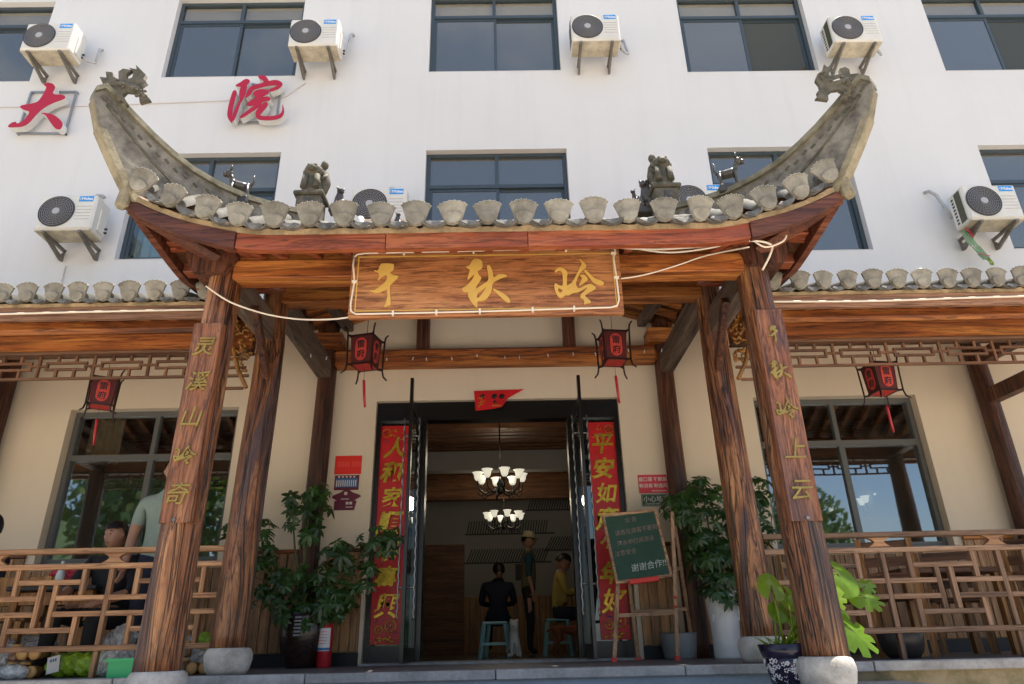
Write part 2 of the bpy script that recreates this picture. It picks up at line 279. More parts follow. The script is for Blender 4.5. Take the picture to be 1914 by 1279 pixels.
M['ragred'] = plain('red_plastic_strip', (0.50, 0.05, 0.06), 0.5)
M['raggreen'] = dirty('green_plastic_rag', (0.22, 0.36, 0.22), 0.5, 0.3, 14)

# ------------------------------------------------------------------ mesh builders
class MB:
    def __init__(s): s.bm = bmesh.new()
    def _add(s, verts, faces, mi=0, smooth=False):
        vs = [s.bm.verts.new(v) for v in verts]
        for f in faces:
            try:
                fc = s.bm.faces.new([vs[i] for i in f]); fc.material_index = mi; fc.smooth = smooth
            except ValueError: pass
        return vs
    def box(s, x0, x1, y0, y1, z0, z1, bev=0.0, mi=0, mat=None):
        v = [Vector((x, y, z)) for x in (x0, x1) for y in (y0, y1) for z in (z0, z1)]
        if mat is not None: v = [mat @ p for p in v]
        vs = s._add(v, [(0, 1, 3, 2), (4, 6, 7, 5), (0, 4, 5, 1), (2, 3, 7, 6), (0, 2, 6, 4), (1, 5, 7, 3)], mi)
        if bev:
            es = {e for q in vs for e in q.link_edges}
            bmesh.ops.bevel(s.bm, geom=list(es), offset=bev, segments=1, affect='EDGES', profile=0.5)
        return s
    def bar(s, p0, p1, w, h, up=(0, 0, 1), bev=0.0, mi=0):
        p0, p1 = Vector(p0), Vector(p1); d = p1-p0; L = d.length; d = d.normalized()
        u = Vector(up); sd = d.cross(u)
        if sd.length < 1e-4: u = Vector((0, 1, 0)); sd = d.cross(u)
        sd.normalize(); u = sd.cross(d)
        mt = Matrix(((d.x, sd.x, u.x, p0.x), (d.y, sd.y, u.y, p0.y), (d.z, sd.z, u.z, p0.z), (0, 0, 0, 1)))
        return s.box(0, L, -w/2, w/2, -h/2, h/2, bev, mi, mt)
    def tube(s, pts, r, seg=8, mi=0, caps=True, smooth=True):
        pts = [Vector(p) for p in pts]; n = len(pts); rr = r if isinstance(r, (list, tuple)) else [r]*n
        ring0 = []; ref = None
        for i, p in enumerate(pts):
            t = (pts[min(i+1, n-1)]-pts[max(i-1, 0)]); t = t.normalized() if t.length > 1e-9 else Vector((0, 0, 1))
            if ref is None: ref = Vector((0, 0, 1)) if abs(t.z) < 0.9 else Vector((1, 0, 0))
            a = t.cross(ref)
            if a.length < 1e-6: a = t.orthogonal()
            a.normalize(); b = a.cross(t); ref = b
            ring0.append([s.bm.verts.new(p + a*cos(2*pi*k/seg)*rr[i] + b*sin(2*pi*k/seg)*rr[i]) for k in range(seg)])
        for A, B in zip(ring0, ring0[1:]):
            for k in range(seg):
                f = s.bm.faces.new((A[k], A[(k+1) % seg], B[(k+1) % seg], B[k])); f.material_index = mi; f.smooth = smooth
        if caps:
            for A in (ring0[0][::-1], ring0[-1]):
                f = s.bm.faces.new(A); f.material_index = mi
        return s
    def lathe(s, prof, cx=0, cy=0, cz=0, seg=20, mi=0, smooth=True, jit=0.0, sy=1.0):
        rings = []
        for (r, z) in prof:
            rings.append([s.bm.verts.new((cx+r*cos(2*pi*k/seg)*(1+jit*random.uniform(-1, 1)), cy+sy*r*sin(2*pi*k/seg)*(1+jit*random.uniform(-1, 1)), cz+z)) for k in range(seg)])
        for A, B in zip(rings, rings[1:]):
            for k in range(seg):
                f = s.bm.faces.new((A[k], A[(k+1) % seg], B[(k+1) % seg], B[k])); f.material_index = mi; f.smooth = smooth
        for A in (rings[0][::-1], rings[-1]):
            f = s.bm.faces.new(A); f.material_index = mi
        return s
    def prism(s, pts, h, mt=None, mi=0, bev=0.0):          # polygon in local xy, extruded 0..h along local z
        n = len(pts); mt = mt or Matrix()
        v = [mt @ Vector((x, y, 0)) for x, y in pts] + [mt @ Vector((x, y, h)) for x, y in pts]
        vs = s._add(v, [tuple(range(n-1, -1, -1)), tuple(range(n, 2*n))] + [(i, (i+1) % n, n+(i+1) % n, n+i) for i in range(n)], mi)
        if bev:
            es = [e for e in {e for q in vs[n:] for e in q.link_edges} if all(q in vs[n:] for q in e.verts)]
            bmesh.ops.bevel(s.bm, geom=es, offset=bev, segments=2, affect='EDGES', profile=0.5)
        return s
    def ball(s, c, r, mi=0, sub=2, smooth=True):
        r = r if isinstance(r, (tuple, list)) else (r, r, r)
        mt = Matrix.Translation(c) @ Matrix.Diagonal((*r, 1))
        g = bmesh.ops.create_icosphere(s.bm, subdivisions=sub, radius=1, matrix=mt)
        for f in {f for v in g['verts'] for f in v.link_faces}: f.material_index = mi; f.smooth = smooth
        return s
    def quad(s, a, b, c, d, mi=0): s._add([a, b, c, d], [(0, 1, 2, 3)], mi); return s
    def mesh(s, me, mt=Matrix(), mi=0):
        vs = [mt @ v.co for v in me.vertices]; s._add(vs, [tuple(p.vertices) for p in me.polygons], mi); return s
    def build(s, name, mats, parent=None, label=None, kind=None):
        me = bpy.data.meshes.new(name); bmesh.ops.recalc_face_normals(s.bm, faces=s.bm.faces); s.bm.to_mesh(me); s.bm.free()
        for m in (mats if isinstance(mats, (list, tuple)) else [mats]): me.materials.append(M[m] if isinstance(m, str) else m)
        return link(name, me, parent, label, kind)
def link(name, me, parent=None, label=None, kind=None):
    o = bpy.data.objects.new(name, me); COL.objects.link(o)
    if parent is not None: adopt(o, parent)
    if label: o['label'] = label
    if kind: o['kind'] = kind
    return o
def base_of(p):
    t = Vector((0, 0, 0))
    while p is not None: t += p.location; p = p.parent
    return t
def adopt(o, parent):
    o.parent = parent; o.matrix_parent_inverse = Matrix.Translation(-parent.location) if parent.parent is None and parent.type == 'EMPTY' else Matrix()
def thing(name, label, cat, loc=(0, 0, 0), group=None):
    o = bpy.data.objects.new(name, None); COL.objects.link(o); o.location = loc; o.empty_display_size = 0.1
    return tag(o, label, cat, group)
def tag(o, label, cat, group=None):
    o['label'] = label; o['category'] = cat
    if group: o['group'] = group
    return o
def struct(o): o['kind'] = 'structure'; return o
def dup(root, loc, rz=0.0, label=None, scale=None):
    kids = {}
    for q in root.children: kids[q] = list(q.children)
    r = root.copy(); COL.objects.link(r); r.location = loc; r.rotation_euler = (0, 0, rz)
    if scale: r.scale = scale
    if label: r['label'] = label
    for q, gs in kids.items():
        c = q.copy(); COL.objects.link(c); c.parent = r
        for g in gs: d = g.copy(); COL.objects.link(d); d.parent = c
    return r
WALLFACE = Matrix(((1, 0, 0, 0), (0, 0, -1, 0), (0, 1, 0, 0), (0, 0, 0, 1)))   # local xy -> world xz, local z -> world -y
_tc = {}
def text_mesh(body, size=1.0, ext=0.01, off=0.0, shear=0.0):
    k = (body, size, ext, off, shear)
    if k not in _tc:
        c = bpy.data.curves.new('lettering', 'FONT'); c.body = body; c.size = size; c.extrude = ext; c.offset = off; c.shear = shear
        c.align_x = 'CENTER'; c.align_y = 'CENTER'; c.resolution_u = 3
        o = bpy.data.objects.new('lettering', c); me = bpy.data.meshes.new_from_object(o); bpy.data.objects.remove(o)
        xs = [v.co.x for v in me.vertices]; ys = [v.co.y for v in me.vertices]
        if xs:
            cx, cy = (min(xs)+max(xs))/2, (min(ys)+max(ys))/2
            for v in me.vertices: v.co.x -= cx; v.co.y -= cy
        _tc[k] = me
    return _tc[k]
def outline_mesh(loops, ext):                            # closed outlines (outer and holes) -> solid
    c = bpy.data.curves.new('glyph', 'CURVE'); c.dimensions = '2D'; c.fill_mode = 'BOTH'; c.extrude = ext
    for pts in loops:
        sp = c.splines.new('POLY'); sp.points.add(len(pts)-1); sp.use_cyclic_u = True
        for q, (x, y) in zip(sp.points, pts): q.co = (x, y, 0, 1)
    o = bpy.data.objects.new('glyph', c); me = bpy.data.meshes.new_from_object(o); bpy.data.objects.remove(o); return me
def smooth_loop(pts, it=1):
    for _ in range(it):
        out = []
        for i, p in enumerate(pts):
            q = pts[(i+1) % len(pts)]; out += [(p[0]*.75+q[0]*.25, p[1]*.75+q[1]*.25), (p[0]*.25+q[0]*.75, p[1]*.25+q[1]*.75)]
        pts = out
    return pts
def brush(st):                                           # (x, y, width) strokes -> outline polygon
    n = len(st); L, R = [], []
    for i, (x, y, w) in enumerate(st):
        a, b = st[max(i-1, 0)], st[min(i+1, n-1)]; dx, dy = b[0]-a[0], b[1]-a[1]; l = math.hypot(dx, dy) or 1
        nx, ny = -dy/l, dx/l; L.append((x+nx*w/2, y+ny*w/2)); R.append((x-nx*w/2, y-ny*w/2))
    d0 = Vector((st[0][0]-st[1][0], st[0][1]-st[1][1])).normalized(); d1 = Vector((st[-1][0]-st[-2][0], st[-1][1]-st[-2][1])).normalized()
    c0 = (st[0][0]+d0.x*st[0][2]*.4, st[0][1]+d0.y*st[0][2]*.4); c1 = (st[-1][0]+d1.x*st[-1][2]*.4, st[-1][1]+d1.y*st[-1][2]*.4)
    return [c0]+L+[c1]+R[::-1]
def skin_mesh(nodes, edges, sub=1, name='figure_body'):
    me = bpy.data.meshes.new(name); keys = list(nodes); ix = {k: i for i, k in enumerate(keys)}
    me.from_pydata([nodes[k][:3] for k in keys], [(ix[a], ix[b]) for a, b in edges], [])
    o = bpy.data.objects.new(name, me); COL.objects.link(o)
    md = o.modifiers.new('s', 'SKIN'); md.use_smooth_shade = True
    if not me.skin_vertices: me.attributes.new('skin', 'FLOAT', 'POINT')
    for i, k in enumerate(keys):
        r = nodes[k][3]; r = r if isinstance(r, (tuple, list)) else (r, r)
        me.skin_vertices[0].data[i].radius = r; me.skin_vertices[0].data[i].use_root = (i == 0)
    ss = o.modifiers.new('u', 'SUBSURF'); ss.levels = sub; ss.render_levels = sub
    dg = bpy.context.evaluated_depsgraph_get(); dg.update()
    out = bpy.data.meshes.new_from_object(o.evaluated_get(dg)); bpy.data.objects.remove(o); out.name = name
    for p in out.polygons: p.use_smooth = True
    return out
# ================================================================== SETTING
mb = MB(); mb.box(-400, 400, -400, 30, -1.6, -1.40); struct(mb.build('ground', 'ground'))
mb = MB(); mb.box(-14, 14, -2.05, 0.0, -0.10, 0.0, 0.006); deck = struct(mb.build('deck', 'slab_dark'))
# pale granite edging stones along the deck
for i in range(22):
    x = -13.2+i*1.2
    mb = MB(); mb.box(x+.003, x+1.197, -2.16, -2.05, -0.055, 0.003+.0015*(i % 2), 0.006); mb.build('edging_stone', 'slab', deck)
mb = MB(); mb.box(-14, -2.45, -2.12, -2.0, -1.42, -0.056); mb.box(2.1, 14, -2.12, -2.0, -1.42, -0.056); struct(mb.build('deck_wall', 'moss'))
mb = MB(); mb.box(-2.45, 2.1, -2.13, -2.0, -0.30, -0.056); struct(mb.build('deck_riser', 'riser'))
mb = MB(); mb.box(-2.45, 2.55, -3.35, -2.12, -1.42, -0.11, 0.008); land = struct(mb.build('porch_landing', 'slab'))
mb = MB()
for k in range(7): mb.box(-2.45, 2.55, -3.35-.3*(k+1), -3.35-.3*k, -1.42, -0.11-.175*(k+1), 0.008)
struct(mb.build('steps', 'slab'))
mb = MB(); mb.box(-1.24, 1.26, -0.30, 0.24, -0.02, 0.02, 0.004); struct(mb.build('door_threshold', 'slab'))

# ================================================================== GUESTHOUSE
house = thing('guesthouse', 'white rendered guesthouse with slate framed windows behind the timber porch', 'building', (0, 0, 0))
HW = 0.88
W3 = [(-6.96, 7.04), (-3.49, 7.08), (0.03, 7.12), (3.47, 7.06), (6.92, 7.03)]
W2 = [(-7.0, 4.31), (-3.53, 4.32), (0.035, 4.32), (3.56, 4.30), (6.98, 4.28)]
DOOR = (-1.27, 1.29, 0.0, 2.54)
opens = [(x-HW, x+HW, z, z+1.46) for x, z in W3] + [(x-HW, x+HW, z, z+1.52) for x, z in W2] + [(-4.48, -2.72, .95, 2.51), (2.73, 4.47, .95, 2.51), DOOR]
def wall_with_openings(x0, x1, z0, z1, ops, y, depth):
    mb = MB(); xs = sorted({x0, x1, *[o[0] for o in ops], *[o[1] for o in ops]}); zs = sorted({z0, z1, *[o[2] for o in ops], *[o[3] for o in ops]})
    for a, b in zip(xs, xs[1:]):
        for c, d in zip(zs, zs[1:]):
            if any(o[0] <= a+1e-6 and b <= o[1]+1e-6 and o[2] <= c+1e-6 and d <= o[3]+1e-6 for o in ops): continue
            mb.quad((a, y, c), (b, y, c), (b, y, d), (a, y, d)); mb.quad((a, y+depth, c), (a, y+depth, d), (b, y+depth, d), (b, y+depth, c))
    for (a, b, c, d) in ops:
        mb.quad((a, y, c), (a, y+depth, c), (a, y+depth, d), (a, y, d)); mb.quad((b, y, c), (b, y, d), (b, y+depth, d), (b, y+depth, c))
        mb.quad((a, y, d), (a, y+depth, d), (b, y+depth, d), (b, y, d)); mb.quad((a, y, c), (b, y, c), (b, y+depth, c), (a, y+depth, c))
    bmesh.ops.remove_doubles(mb.bm, verts=mb.bm.verts, dist=1e-4)
    return mb
mb = wall_with_openings(-13, 13, -1.42, 3.55, [o for o in opens if o[3] < 3], 0.0, 0.24); mb.build('ground_floor_wall', 'bouncewall', house)
mb = wall_with_openings(-13, 13, 3.55, 10.2, [o for o in opens if o[3] > 3], 0.0, 0.24); mb.box(-13, 13, 0.24, 9.0, 10.0, 10.2); mb.box(-13, -12.8, .24, 9, -1.4, 10.0); mb.box(12.8, 13, .24, 9, -1.4, 10.0); mb.box(-13, 13, 8.8, 9.0, -1.4, 10.0)
mb.build('wall', 'wall', house)
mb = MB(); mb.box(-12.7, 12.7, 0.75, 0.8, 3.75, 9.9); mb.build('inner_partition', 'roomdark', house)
def upper_window(cx, z0, h, tz, screen_right=False, curtain=None):
    x0, x1 = cx-HW+.004, cx+HW-.004; z0 += .003; z1 = z0+h-.006; y = 0.085; t = .045
    mb = MB(); mb.box(x0, x0+t, y, y+.07, z0, z1); mb.box(x1-t, x1, y, y+.07, z0, z1); mb.box(x0+t, x1-t, y, y+.07, z0, z0+t); mb.box(x0+t, x1-t, y, y+.07, z1-t, z1)
    mb.box(x0+t, x1-t, y-.004, y+.066, tz-.025, tz+.025); mb.box(cx-.022, cx+.022, y, y+.06, tz+.025, z1-t)
    w = mb.build('window', 'frame', house)
    s = .038                                               # two sliding sashes
    for k, (a, b, yy) in enumerate(((x0+t, cx+.03, y+.012), (cx-.03, x1-t, y+.038))):
        mb = MB(); c, d = z0+t+.002, tz-.027
        mb.box(a, a+s, yy, yy+.022, c, d); mb.box(b-s, b, yy, yy+.022, c, d); mb.box(a+s, b-s, yy, yy+.022, c, c+s); mb.box(a+s, b-s, yy, yy+.022, d-s, d)
        mb.build('sash', 'frame', w)
        mb = MB(); mb.box(a+s, b-s, yy+.008, yy+.013, c+s, d-s)
        mb.build('pane', 'pane_dim' if (screen_right and k) else ('pane_curtain' if curtain else 'pane'), w)
    for a, b in ((x0+t, cx-.022), (cx+.022, x1-t)):
        mb = MB(); mb.box(a, b, y+.03, y+.036, tz+.026, z1-t); mb.build('pane', 'pane_blind' if h < 1.5 else 'pane', w)
    if h < 1.5: MB().box(x0+t, x1-t, y+.062, y+.066, tz+.02, z1-.02).build('blind', 'blind', w)
    mb = MB(); mb.box(x0+.001, x1-.001, -.003, .083, z0-.002, z0+.006); mb.build('sill', 'wall', w)
    if curtain:
        mb = MB(); n = 40
        for i in range(n):
            a = x0+.05+i*.02; b = a+.02; f = lambda q: .27+.02*sin(q*52)
            mb.quad((a, f(a), z0), (b, f(b), z0), (b, f(b), z1), (a, f(a), z1))
        mb.build('curtain', curtain, w)
for k, (x, z) in enumerate(W3): upper_window(x, z, 1.46, z+1.09, k >= 3)
for k, (x, z) in enumerate(W2): upper_window(x, z, 1.52, z+1.02, False, 'tealcurtain' if k == 1 else None)
def lower_window(x0, x1, z0, z1, tz, muls):
    x0 += .004; x1 -= .004; z0 += .004; z1 -= .004; y = .10; t = .05; cx = (x0+x1)/2
    mb = MB(); mb.box(x0, x0+t, y, y+.08, z0, z1); mb.box(x1-t, x1, y, y+.08, z0, z1); mb.box(x0+t, x1-t, y, y+.08, z0, z0+t); mb.box(x0+t, x1-t, y, y+.08, z1-t, z1)
    mb.box(x0+t, x1-t, y-.004, y+.076, tz-.03, tz+.03); mb.box(cx-.022, cx+.022, y, y+.07, tz+.03, z1-t)
    for q in muls: mb.box(q-.028, q+.028, y+.004, y+.07, z0+t, tz-.03)
    w = mb.build('window', 'frame_low', house)
    e = [x0+t]+[v for q in muls for v in (q-.028, q+.028)]+[x1-t]
    for a, b in list(zip(e[0::2], e[1::2])): MB().box(a, b, y+.035, y+.041, z0+t, tz-.031).build('pane', 'pane_low', w)
    for a, b in ((x0+t, cx-.022), (cx+.022, x1-t)): MB().box(a, b, y+.035, y+.041, tz+.031, z1-t).build('pane', 'pane_low', w)
    MB().box(x0-.05, x1+.05, -.035, .10, z0-.05, z0-.006, .006).build('sill', 'stone', w)
    return w
wl = lower_window(-4.48, -2.72, .95, 2.51, 2.01, [-3.60, -3.24])
wr = lower_window(2.73, 4.47, .95, 2.51, 2.02, [3.62])
mb = MB()
for i in range(18):
    a = -4.42+i*.02; f = lambda q: .34+.022*sin(q*70); mb.quad((a, f(a), 2.0), (a+.02, f(a+.02), 2.0), (a+.02, f(a+.02), 2.5), (a, f(a), 2.5))
mb.build('curtain', 'curtain', wl)
# door surround, side lights, header
mb = MB(); a, b, c, d = DOOR; mb.box(a+.003, a+.05, .06, .20, .02, d-.003); mb.box(b-.05, b-.003, .06, .20, .02, d-.003); mb.box(a+.05, b-.05, .055, .20, 2.34, d-.003)
mb.box(-.80, -.74, .05, .20, .02, 2.34); mb.box(.74, .80, .05, .20, .02, 2.34); mb.box(a+.05, -.80, .07, .19, .02, .16); mb.box(.80, b-.05, .07, .19, .02, .16)
df = mb.build('door_frame', 'black', house)
for s0, s1 in ((a+.05, -.80), (.80, b-.05)): MB().box(s0, s1, .105, .115, .16, 2.34).build('side_pane', glass('dark_pane', (.8, .95, 1), .08, (.012, .014, .016)) if s0 < 0 else bpy.data.materials['dark_pane'], df)
def door_leaf(x, sgn):
    lf = MB(); y1 = .02; y0 = -.74; t = .03
    lf.box(x-t/2, x+t/2, y0, y0+.06, .02, 2.52); lf.box(x-t/2, x+t/2, y1-.05, y1, .02, 2.32); lf.box(x-t/2, x+t/2, y0+.06, y1-.05, .02, .14); lf.box(x-t/2, x+t/2, y0+.06, y1-.05, 2.24, 2.32)
    o = lf.build('door', 'black', house)
    MB().box(x-.005, x+.005, y0+.06, y1-.05, .14, 2.24).build('pane', 'pane_low', o)
    for q in (-1, 1):
        pts = [(x+q*.07+.0035*cos(k*1.1), y0+.13+.0035*sin(k*1.1), .36+k*.018) for k in range(101)]
        h = MB(); h.tube(pts, .0085, 6)
        for zz in (.62, 1.98): h.tube([(x, y0+.13, zz), (x+q*.07, y0+.13, zz)], .009, 6)
        h.build('handle', 'chrome', o)
door_leaf(-.80, -1); door_leaf(.80, 1)
# wainscot planks on the ground floor wall, with black plinth
random.seed(3)
def wainscot(x0, x1, ztop):
    n = round((x1-x0)/.098); w = (x1-x0)/n
    for i in range(n):
        p = random.uniform(0, .006)
        MB().box(x0+i*w+.0025, x0+(i+1)*w-.0025, -.022-p, -.002, .115, ztop, .004).build('plank', 'plank', house)
for (p, q, zt) in ((-5.05, -4.56, 1.0), (-4.56, -2.64, .885), (-2.64, -1.93, 1.0), (-1.66, -1.30, 1.0), (1.33, 1.68, 1.0), (1.93, 2.65, 1.0), (2.65, 4.55, .885), (4.55, 5.05, 1.0), (5.25, 6.4, 1.0), (-6.4, -5.25, 1.0)): wainscot(p, q, zt)
for p, q in ((-5.05, -1.93), (-1.66, -1.30), (1.33, 1.68), (1.93, 5.05)): MB().box(p, q, -.018, -.001, .0, .112).build('plinth', 'plinth', house)
for p, q in ((-5.05, -4.56), (-2.64, -1.93), (-1.66, -1.30), (1.33, 1.68), (1.93, 2.65), (4.55, 5.05), (-6.4, -5.25), (5.25, 6.4)): MB().box(p, q, -.04, -.001, 1.002, 1.035, .004).build('wainscot_cap', 'beam_x', house)
# hall inside
mb = MB(); mb.box(-6, 6, .25, 8.3, -.06, .0); mb.build('hall_floor', 'roomfloor', house)
mb = MB(); mb.box(-6, 6, 8.0, 8.1, 0, 3.5); mb.box(-6.1, -6, .25, 8, 0, 3.5); mb.box(6, 6.1, .25, 8, 0, 3.5); mb.box(-6, 6, .25, 8, 3.35, 3.45); mb.build('hall_wall', 'roomwall', house)
for k in range(38):
    y = .35+k*.2; MB().box(-5.9, 5.9, y, y+.13, 3.20-.0, 3.26, .01).build('ceiling_slat', 'ceil', house)
for y, z0, z1, m in ((2.6, 3.0, 3.19, 'ceil'), (4.6, 2.86, 3.19, 'roomwall'), (6.4, 2.72, 3.19, 'ceil')): MB().box(-5.95, 5.95, y, y+.22, z0, z1).build('ceiling_beam', m, house)
mb = MB()
for i in range(46): mb.box(-1.35+i*.11, -1.26+i*.11, 7.95, 7.99, 0, 1.05, .006)
mb.build('hall_wainscot', 'plank', house)
MB().box(-1.6, -.80, 7.9, 7.99, 0, 2.08).build('hall_door', 'ceil', house)
mb = MB()
for r, (x0, x1, z) in enumerate(((-.75, 1.0, 2.30), (.55, 2.4, 2.78), (-.75, .9, 1.72), (.9, 2.5, 1.95))):
    n = int((x1-x0)/.055)
    for i in range(n): mb.bar((x0+i*.055, 7.985, z), (x0+i*.055+.05+.03*r, 7.985, z+.26), .022, .01, up=(0, 1, 0))
    mb.box(x0-.05, x1+.1, 7.985, 7.995, z-.03, z)
for x, z in ((.25, 1.35), (1.5, 1.3)):
    mb.box(x, x+.22, 7.985, 7.995, z, z+.32); mb.box(x+.35, x+.40, 7.985, 7.995, z, z+.22)
mb.build('wall_mural', 'mural', house)

# ================================================================== TIMBER PORCH
random.seed(11)
PX, PF, PI_, PW = 1.80, -2.86, -1.87, -0.12
porch = thing('entrance_porch', 'scorched timber entrance porch with upswept tiled roof over the doorway', 'porch', (0, -2.0, 0))
def log(x, y, z0, z1, r0, r1, seg=26, bumpy=.010):
    mb = MB(); n = 26; pts = []; rings = []
    for i in range(n+1):
        t = i/n; z = z0+(z1-z0)*t; r = r0+(r1-r0)*t
        rings.append([mb.bm.verts.new((x+.012*sin(z*1.3+x)+cos(2*pi*k/seg)*(r+bumpy*noise.noise((cos(2*pi*k/seg)*3+x*5, sin(2*pi*k/seg)*3+y, z*.7))), y+sin(2*pi*k/seg)*(r+bumpy*noise.noise((cos(2*pi*k/seg)*3+x*5+9, sin(2*pi*k/seg)*3+y, z*.7))), z)) for k in range(seg)])
    for A, B in zip(rings, rings[1:]):
        for k in range(seg):
            f = mb.bm.faces.new((A[k], A[(k+1) % seg], B[(k+1) % seg], B[k])); f.smooth = True
    mb.bm.faces.new(rings[0][::-1]); mb.bm.faces.new(rings[-1]); return mb
def drum(x, y, z0, z1, r):
    h = z1-z0; pr = [(r*.80, 0), (r*.93, h*.22), (r, h*.55), (r*1.0, h*.72), (r*.94, h*.9), (r*.84, h), (r*.1, h+.002)]
    return MB().lathe(pr, x, y, z0, 28, jit=.008)
for s in (-1, 1):
    p = log(s*PX, PF, .05, 2.62, .122, .100).build('pillar', 'pillar', porch); drum(s*PX, PF, -.108, .055, .153).build('stone_base', 'stone', p)
    p = log(s*PX, PI_, .16, 2.98, .118, .100).build('pillar', 'pillar', porch); drum(s*PX, PI_, .002, .165, .155).build('stone_base', 'stone', p)
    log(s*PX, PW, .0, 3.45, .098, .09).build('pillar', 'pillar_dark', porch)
    # capital block and beam ends on the front pillar
    mb = MB(); mb.prism([(-.105, 0), (.105, 0), (.165, .12), (.165, .24), (-.165, .24), (-.165, .12)], .30, Matrix(((1, 0, 0, s*(PX+.045)), (0, 0, 1, PF-.15), (0, 1, 0, 2.43), (0, 0, 0, 1)))); mb.build('capital_block', 'pillar_dark', porch)
    for yy, zz in ((-2.95, 2.66), (-2.66, 2.60), (-2.42, 2.58), (-2.16, 2.60)): MB().box(min(s*1.86, s*2.17), max(s*1.86, s*2.17), yy-.05, yy+.05, zz, zz+.075, .006).build('rafter_end', 'fascia', porch)
    # tie beams front pillar - inner pillar - wall column
    MB().bar((s*PX, PF+.1, 2.50), (s*PX, PI_-.1, 2.50), .12, .20, bev=.006).build('tie_beam', 'grey_y', porch)
    MB().bar((s*PX, PI_+.1, 2.84), (s*PX, PW-.09, 2.84), .14, .20, bev=.006).build('tie_beam', 'grey_y', porch)
    MB().bar((s*1.62, PI_+.1, 3.10), (s*1.62, -.02, 3.40), .10, .10, bev=.01).build('tie_beam', 'grey_y', porch)
    MB().bar((s*1.70, PF+.35, 2.41), (s*1.76, PI_-.06, 2.08), .05, .07, bev=.005).build('brace', 'pillar_dark', porch)
    # gilded openwork bracket beside the inner pillar, below the gallery purlin
    cb = MB(); x0, z0 = s*1.90, 2.66; y0 = PI_-.09
    for k in range(70):
        u = random.random(); v = random.random(); xx = x0+s*u*.32; zz = z0-v*.62*(1-u*.75); a = random.uniform(0, 2*pi); r = random.uniform(.016, .040)
        pts = [(xx+cos(a+q*.8)*r*(1-q*.12), y0+random.uniform(-.02, .02), zz+sin(a+q*.8)*r*(1-q*.12)) for q in range(5)]
        cb.tube(pts, [.013, .012, .011, .009, .005], 5)
    cb.tube([(x0+s*.34, y0, z0), (x0+s*.28, y0, z0-.16), (x0+s*.14, y0, z0-.34), (x0+s*.08, y0, z0-.52), (x0, y0, z0-.66)], .017, 6)
    cb.build('carved_bracket', 'carvegold', porch, kind='stuff')
random.seed(13)
# front beams, inner beam, wall beam with posts
MB().box(-1.71, 1.71, PF-.09, PF+.06, 2.41, 2.545, .006).build('front_beam', 'beam_x', porch)
MB().box(-1.71, 1.71, PF-.07, PF+.05, 2.55, 2.63, .006).build('front_beam', 'beam_x', porch)
MB().box(-1.75, 1.75, PI_-.07, PI_+.07, 2.74, 2.90, .006).build('inner_beam', 'beam_x', porch)
MB().box(-1.75, 1.75, PI_-.05, PI_+.05, 2.905, 3.02, .006).build('inner_beam', 'beam_x', porch)
MB().bar((-1.72, -.125, 2.965), (1.72, -.125, 2.965), .17, .19, bev=.03).build('wall_beam', 'beam_x', porch)
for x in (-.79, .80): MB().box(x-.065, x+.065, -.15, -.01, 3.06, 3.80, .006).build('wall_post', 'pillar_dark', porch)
for s in (-1, 1): MB().box(min(s*1.62, s*2.05), max(s*1.62, s*2.05), -.30, -.06, 3.07, 3.22, .01).build('beam_end', 'beam_x', porch)
# ceiling over the inner porch: boards and rafters rising to the middle
for s in (-1, 1):
    MB().bar((s*.0, -.52, 4.02), (s*2.1, -.52, 3.36), 1.02, .03).build('soffit_board', 'ceil', porch)
    for k in range(5):
        y = -1.0+k*.24; MB().bar((s*.02, y, 3.96), (s*1.95, y, 3.355), .06, .07, bev=.005).build('rafter', 'beam_x', porch)
    MB().bar((s*.66, -2.2, 3.06), (s*.66, -1.04, 3.68), 1.30, .03).build('soffit_board', 'ceil', porch)
    MB().box(min(s*1.25, s*2.06), max(s*1.25, s*2.06), -2.0, -.98, 3.27, 3.31).build('soffit_board', 'ceil', porch)  # flat panel added to stop sun coming through the roof gap
# roof curves
EX, EY = 2.23, -3.40
def c01(v): return max(0.0, min(1.0, v))
def zE(x): a = c01((abs(x)-1.30)/.93); return 2.345+.325*a**1.9                    # under side of the front fascia
def zS(y): b = c01((-2.55-y)/.85); return 2.60+.07*b**1.6+.10*c01((y+2.6)/.7)      # under side of the side fascia
def zTop(df): return 2.80+df*.29
def roofpt(x, t):                                                                   # front slope, t 0 at the eave .. 1 at hip / ridge
    df = max(.02, min(EX-abs(x), 1.2)); e = zE(x)+.115
    return Vector((x, EY+df*t, e*(1-t)+zTop(df)*t))
def sidept(s, y, t):
    dx = max(.02, min(y-EY, .98)); e = zS(y)+.10
    return Vector((s*(EX-dx*t), y, e*(1-t)+zTop(dx)*t))
def sheet(fn, us, nv, th):
    mb = MB(); g = [[fn(u, v/nv) for v in range(nv+1)] for u in us]
    for off in (0, -th):
        for A, B in zip(g, g[1:]):
            for v in range(nv):
                q = [A[v], B[v], B[v+1], A[v+1]]; q = [p+Vector((0, 0, off)) for p in q]; mb.quad(*(q if off == 0 else q[::-1]))
    return mb
us = [-EX+i*2*EX/48 for i in range(49)]
sheet(roofpt, us, 6, .05).build('roof_deck', 'ceil', porch)
for s in (-1, 1): sheet(lambda y, t, s=s: sidept(s, y, t), [EY+i*1.5/16 for i in range(17)], 5, .05).build('roof_deck', 'ceil', porch)
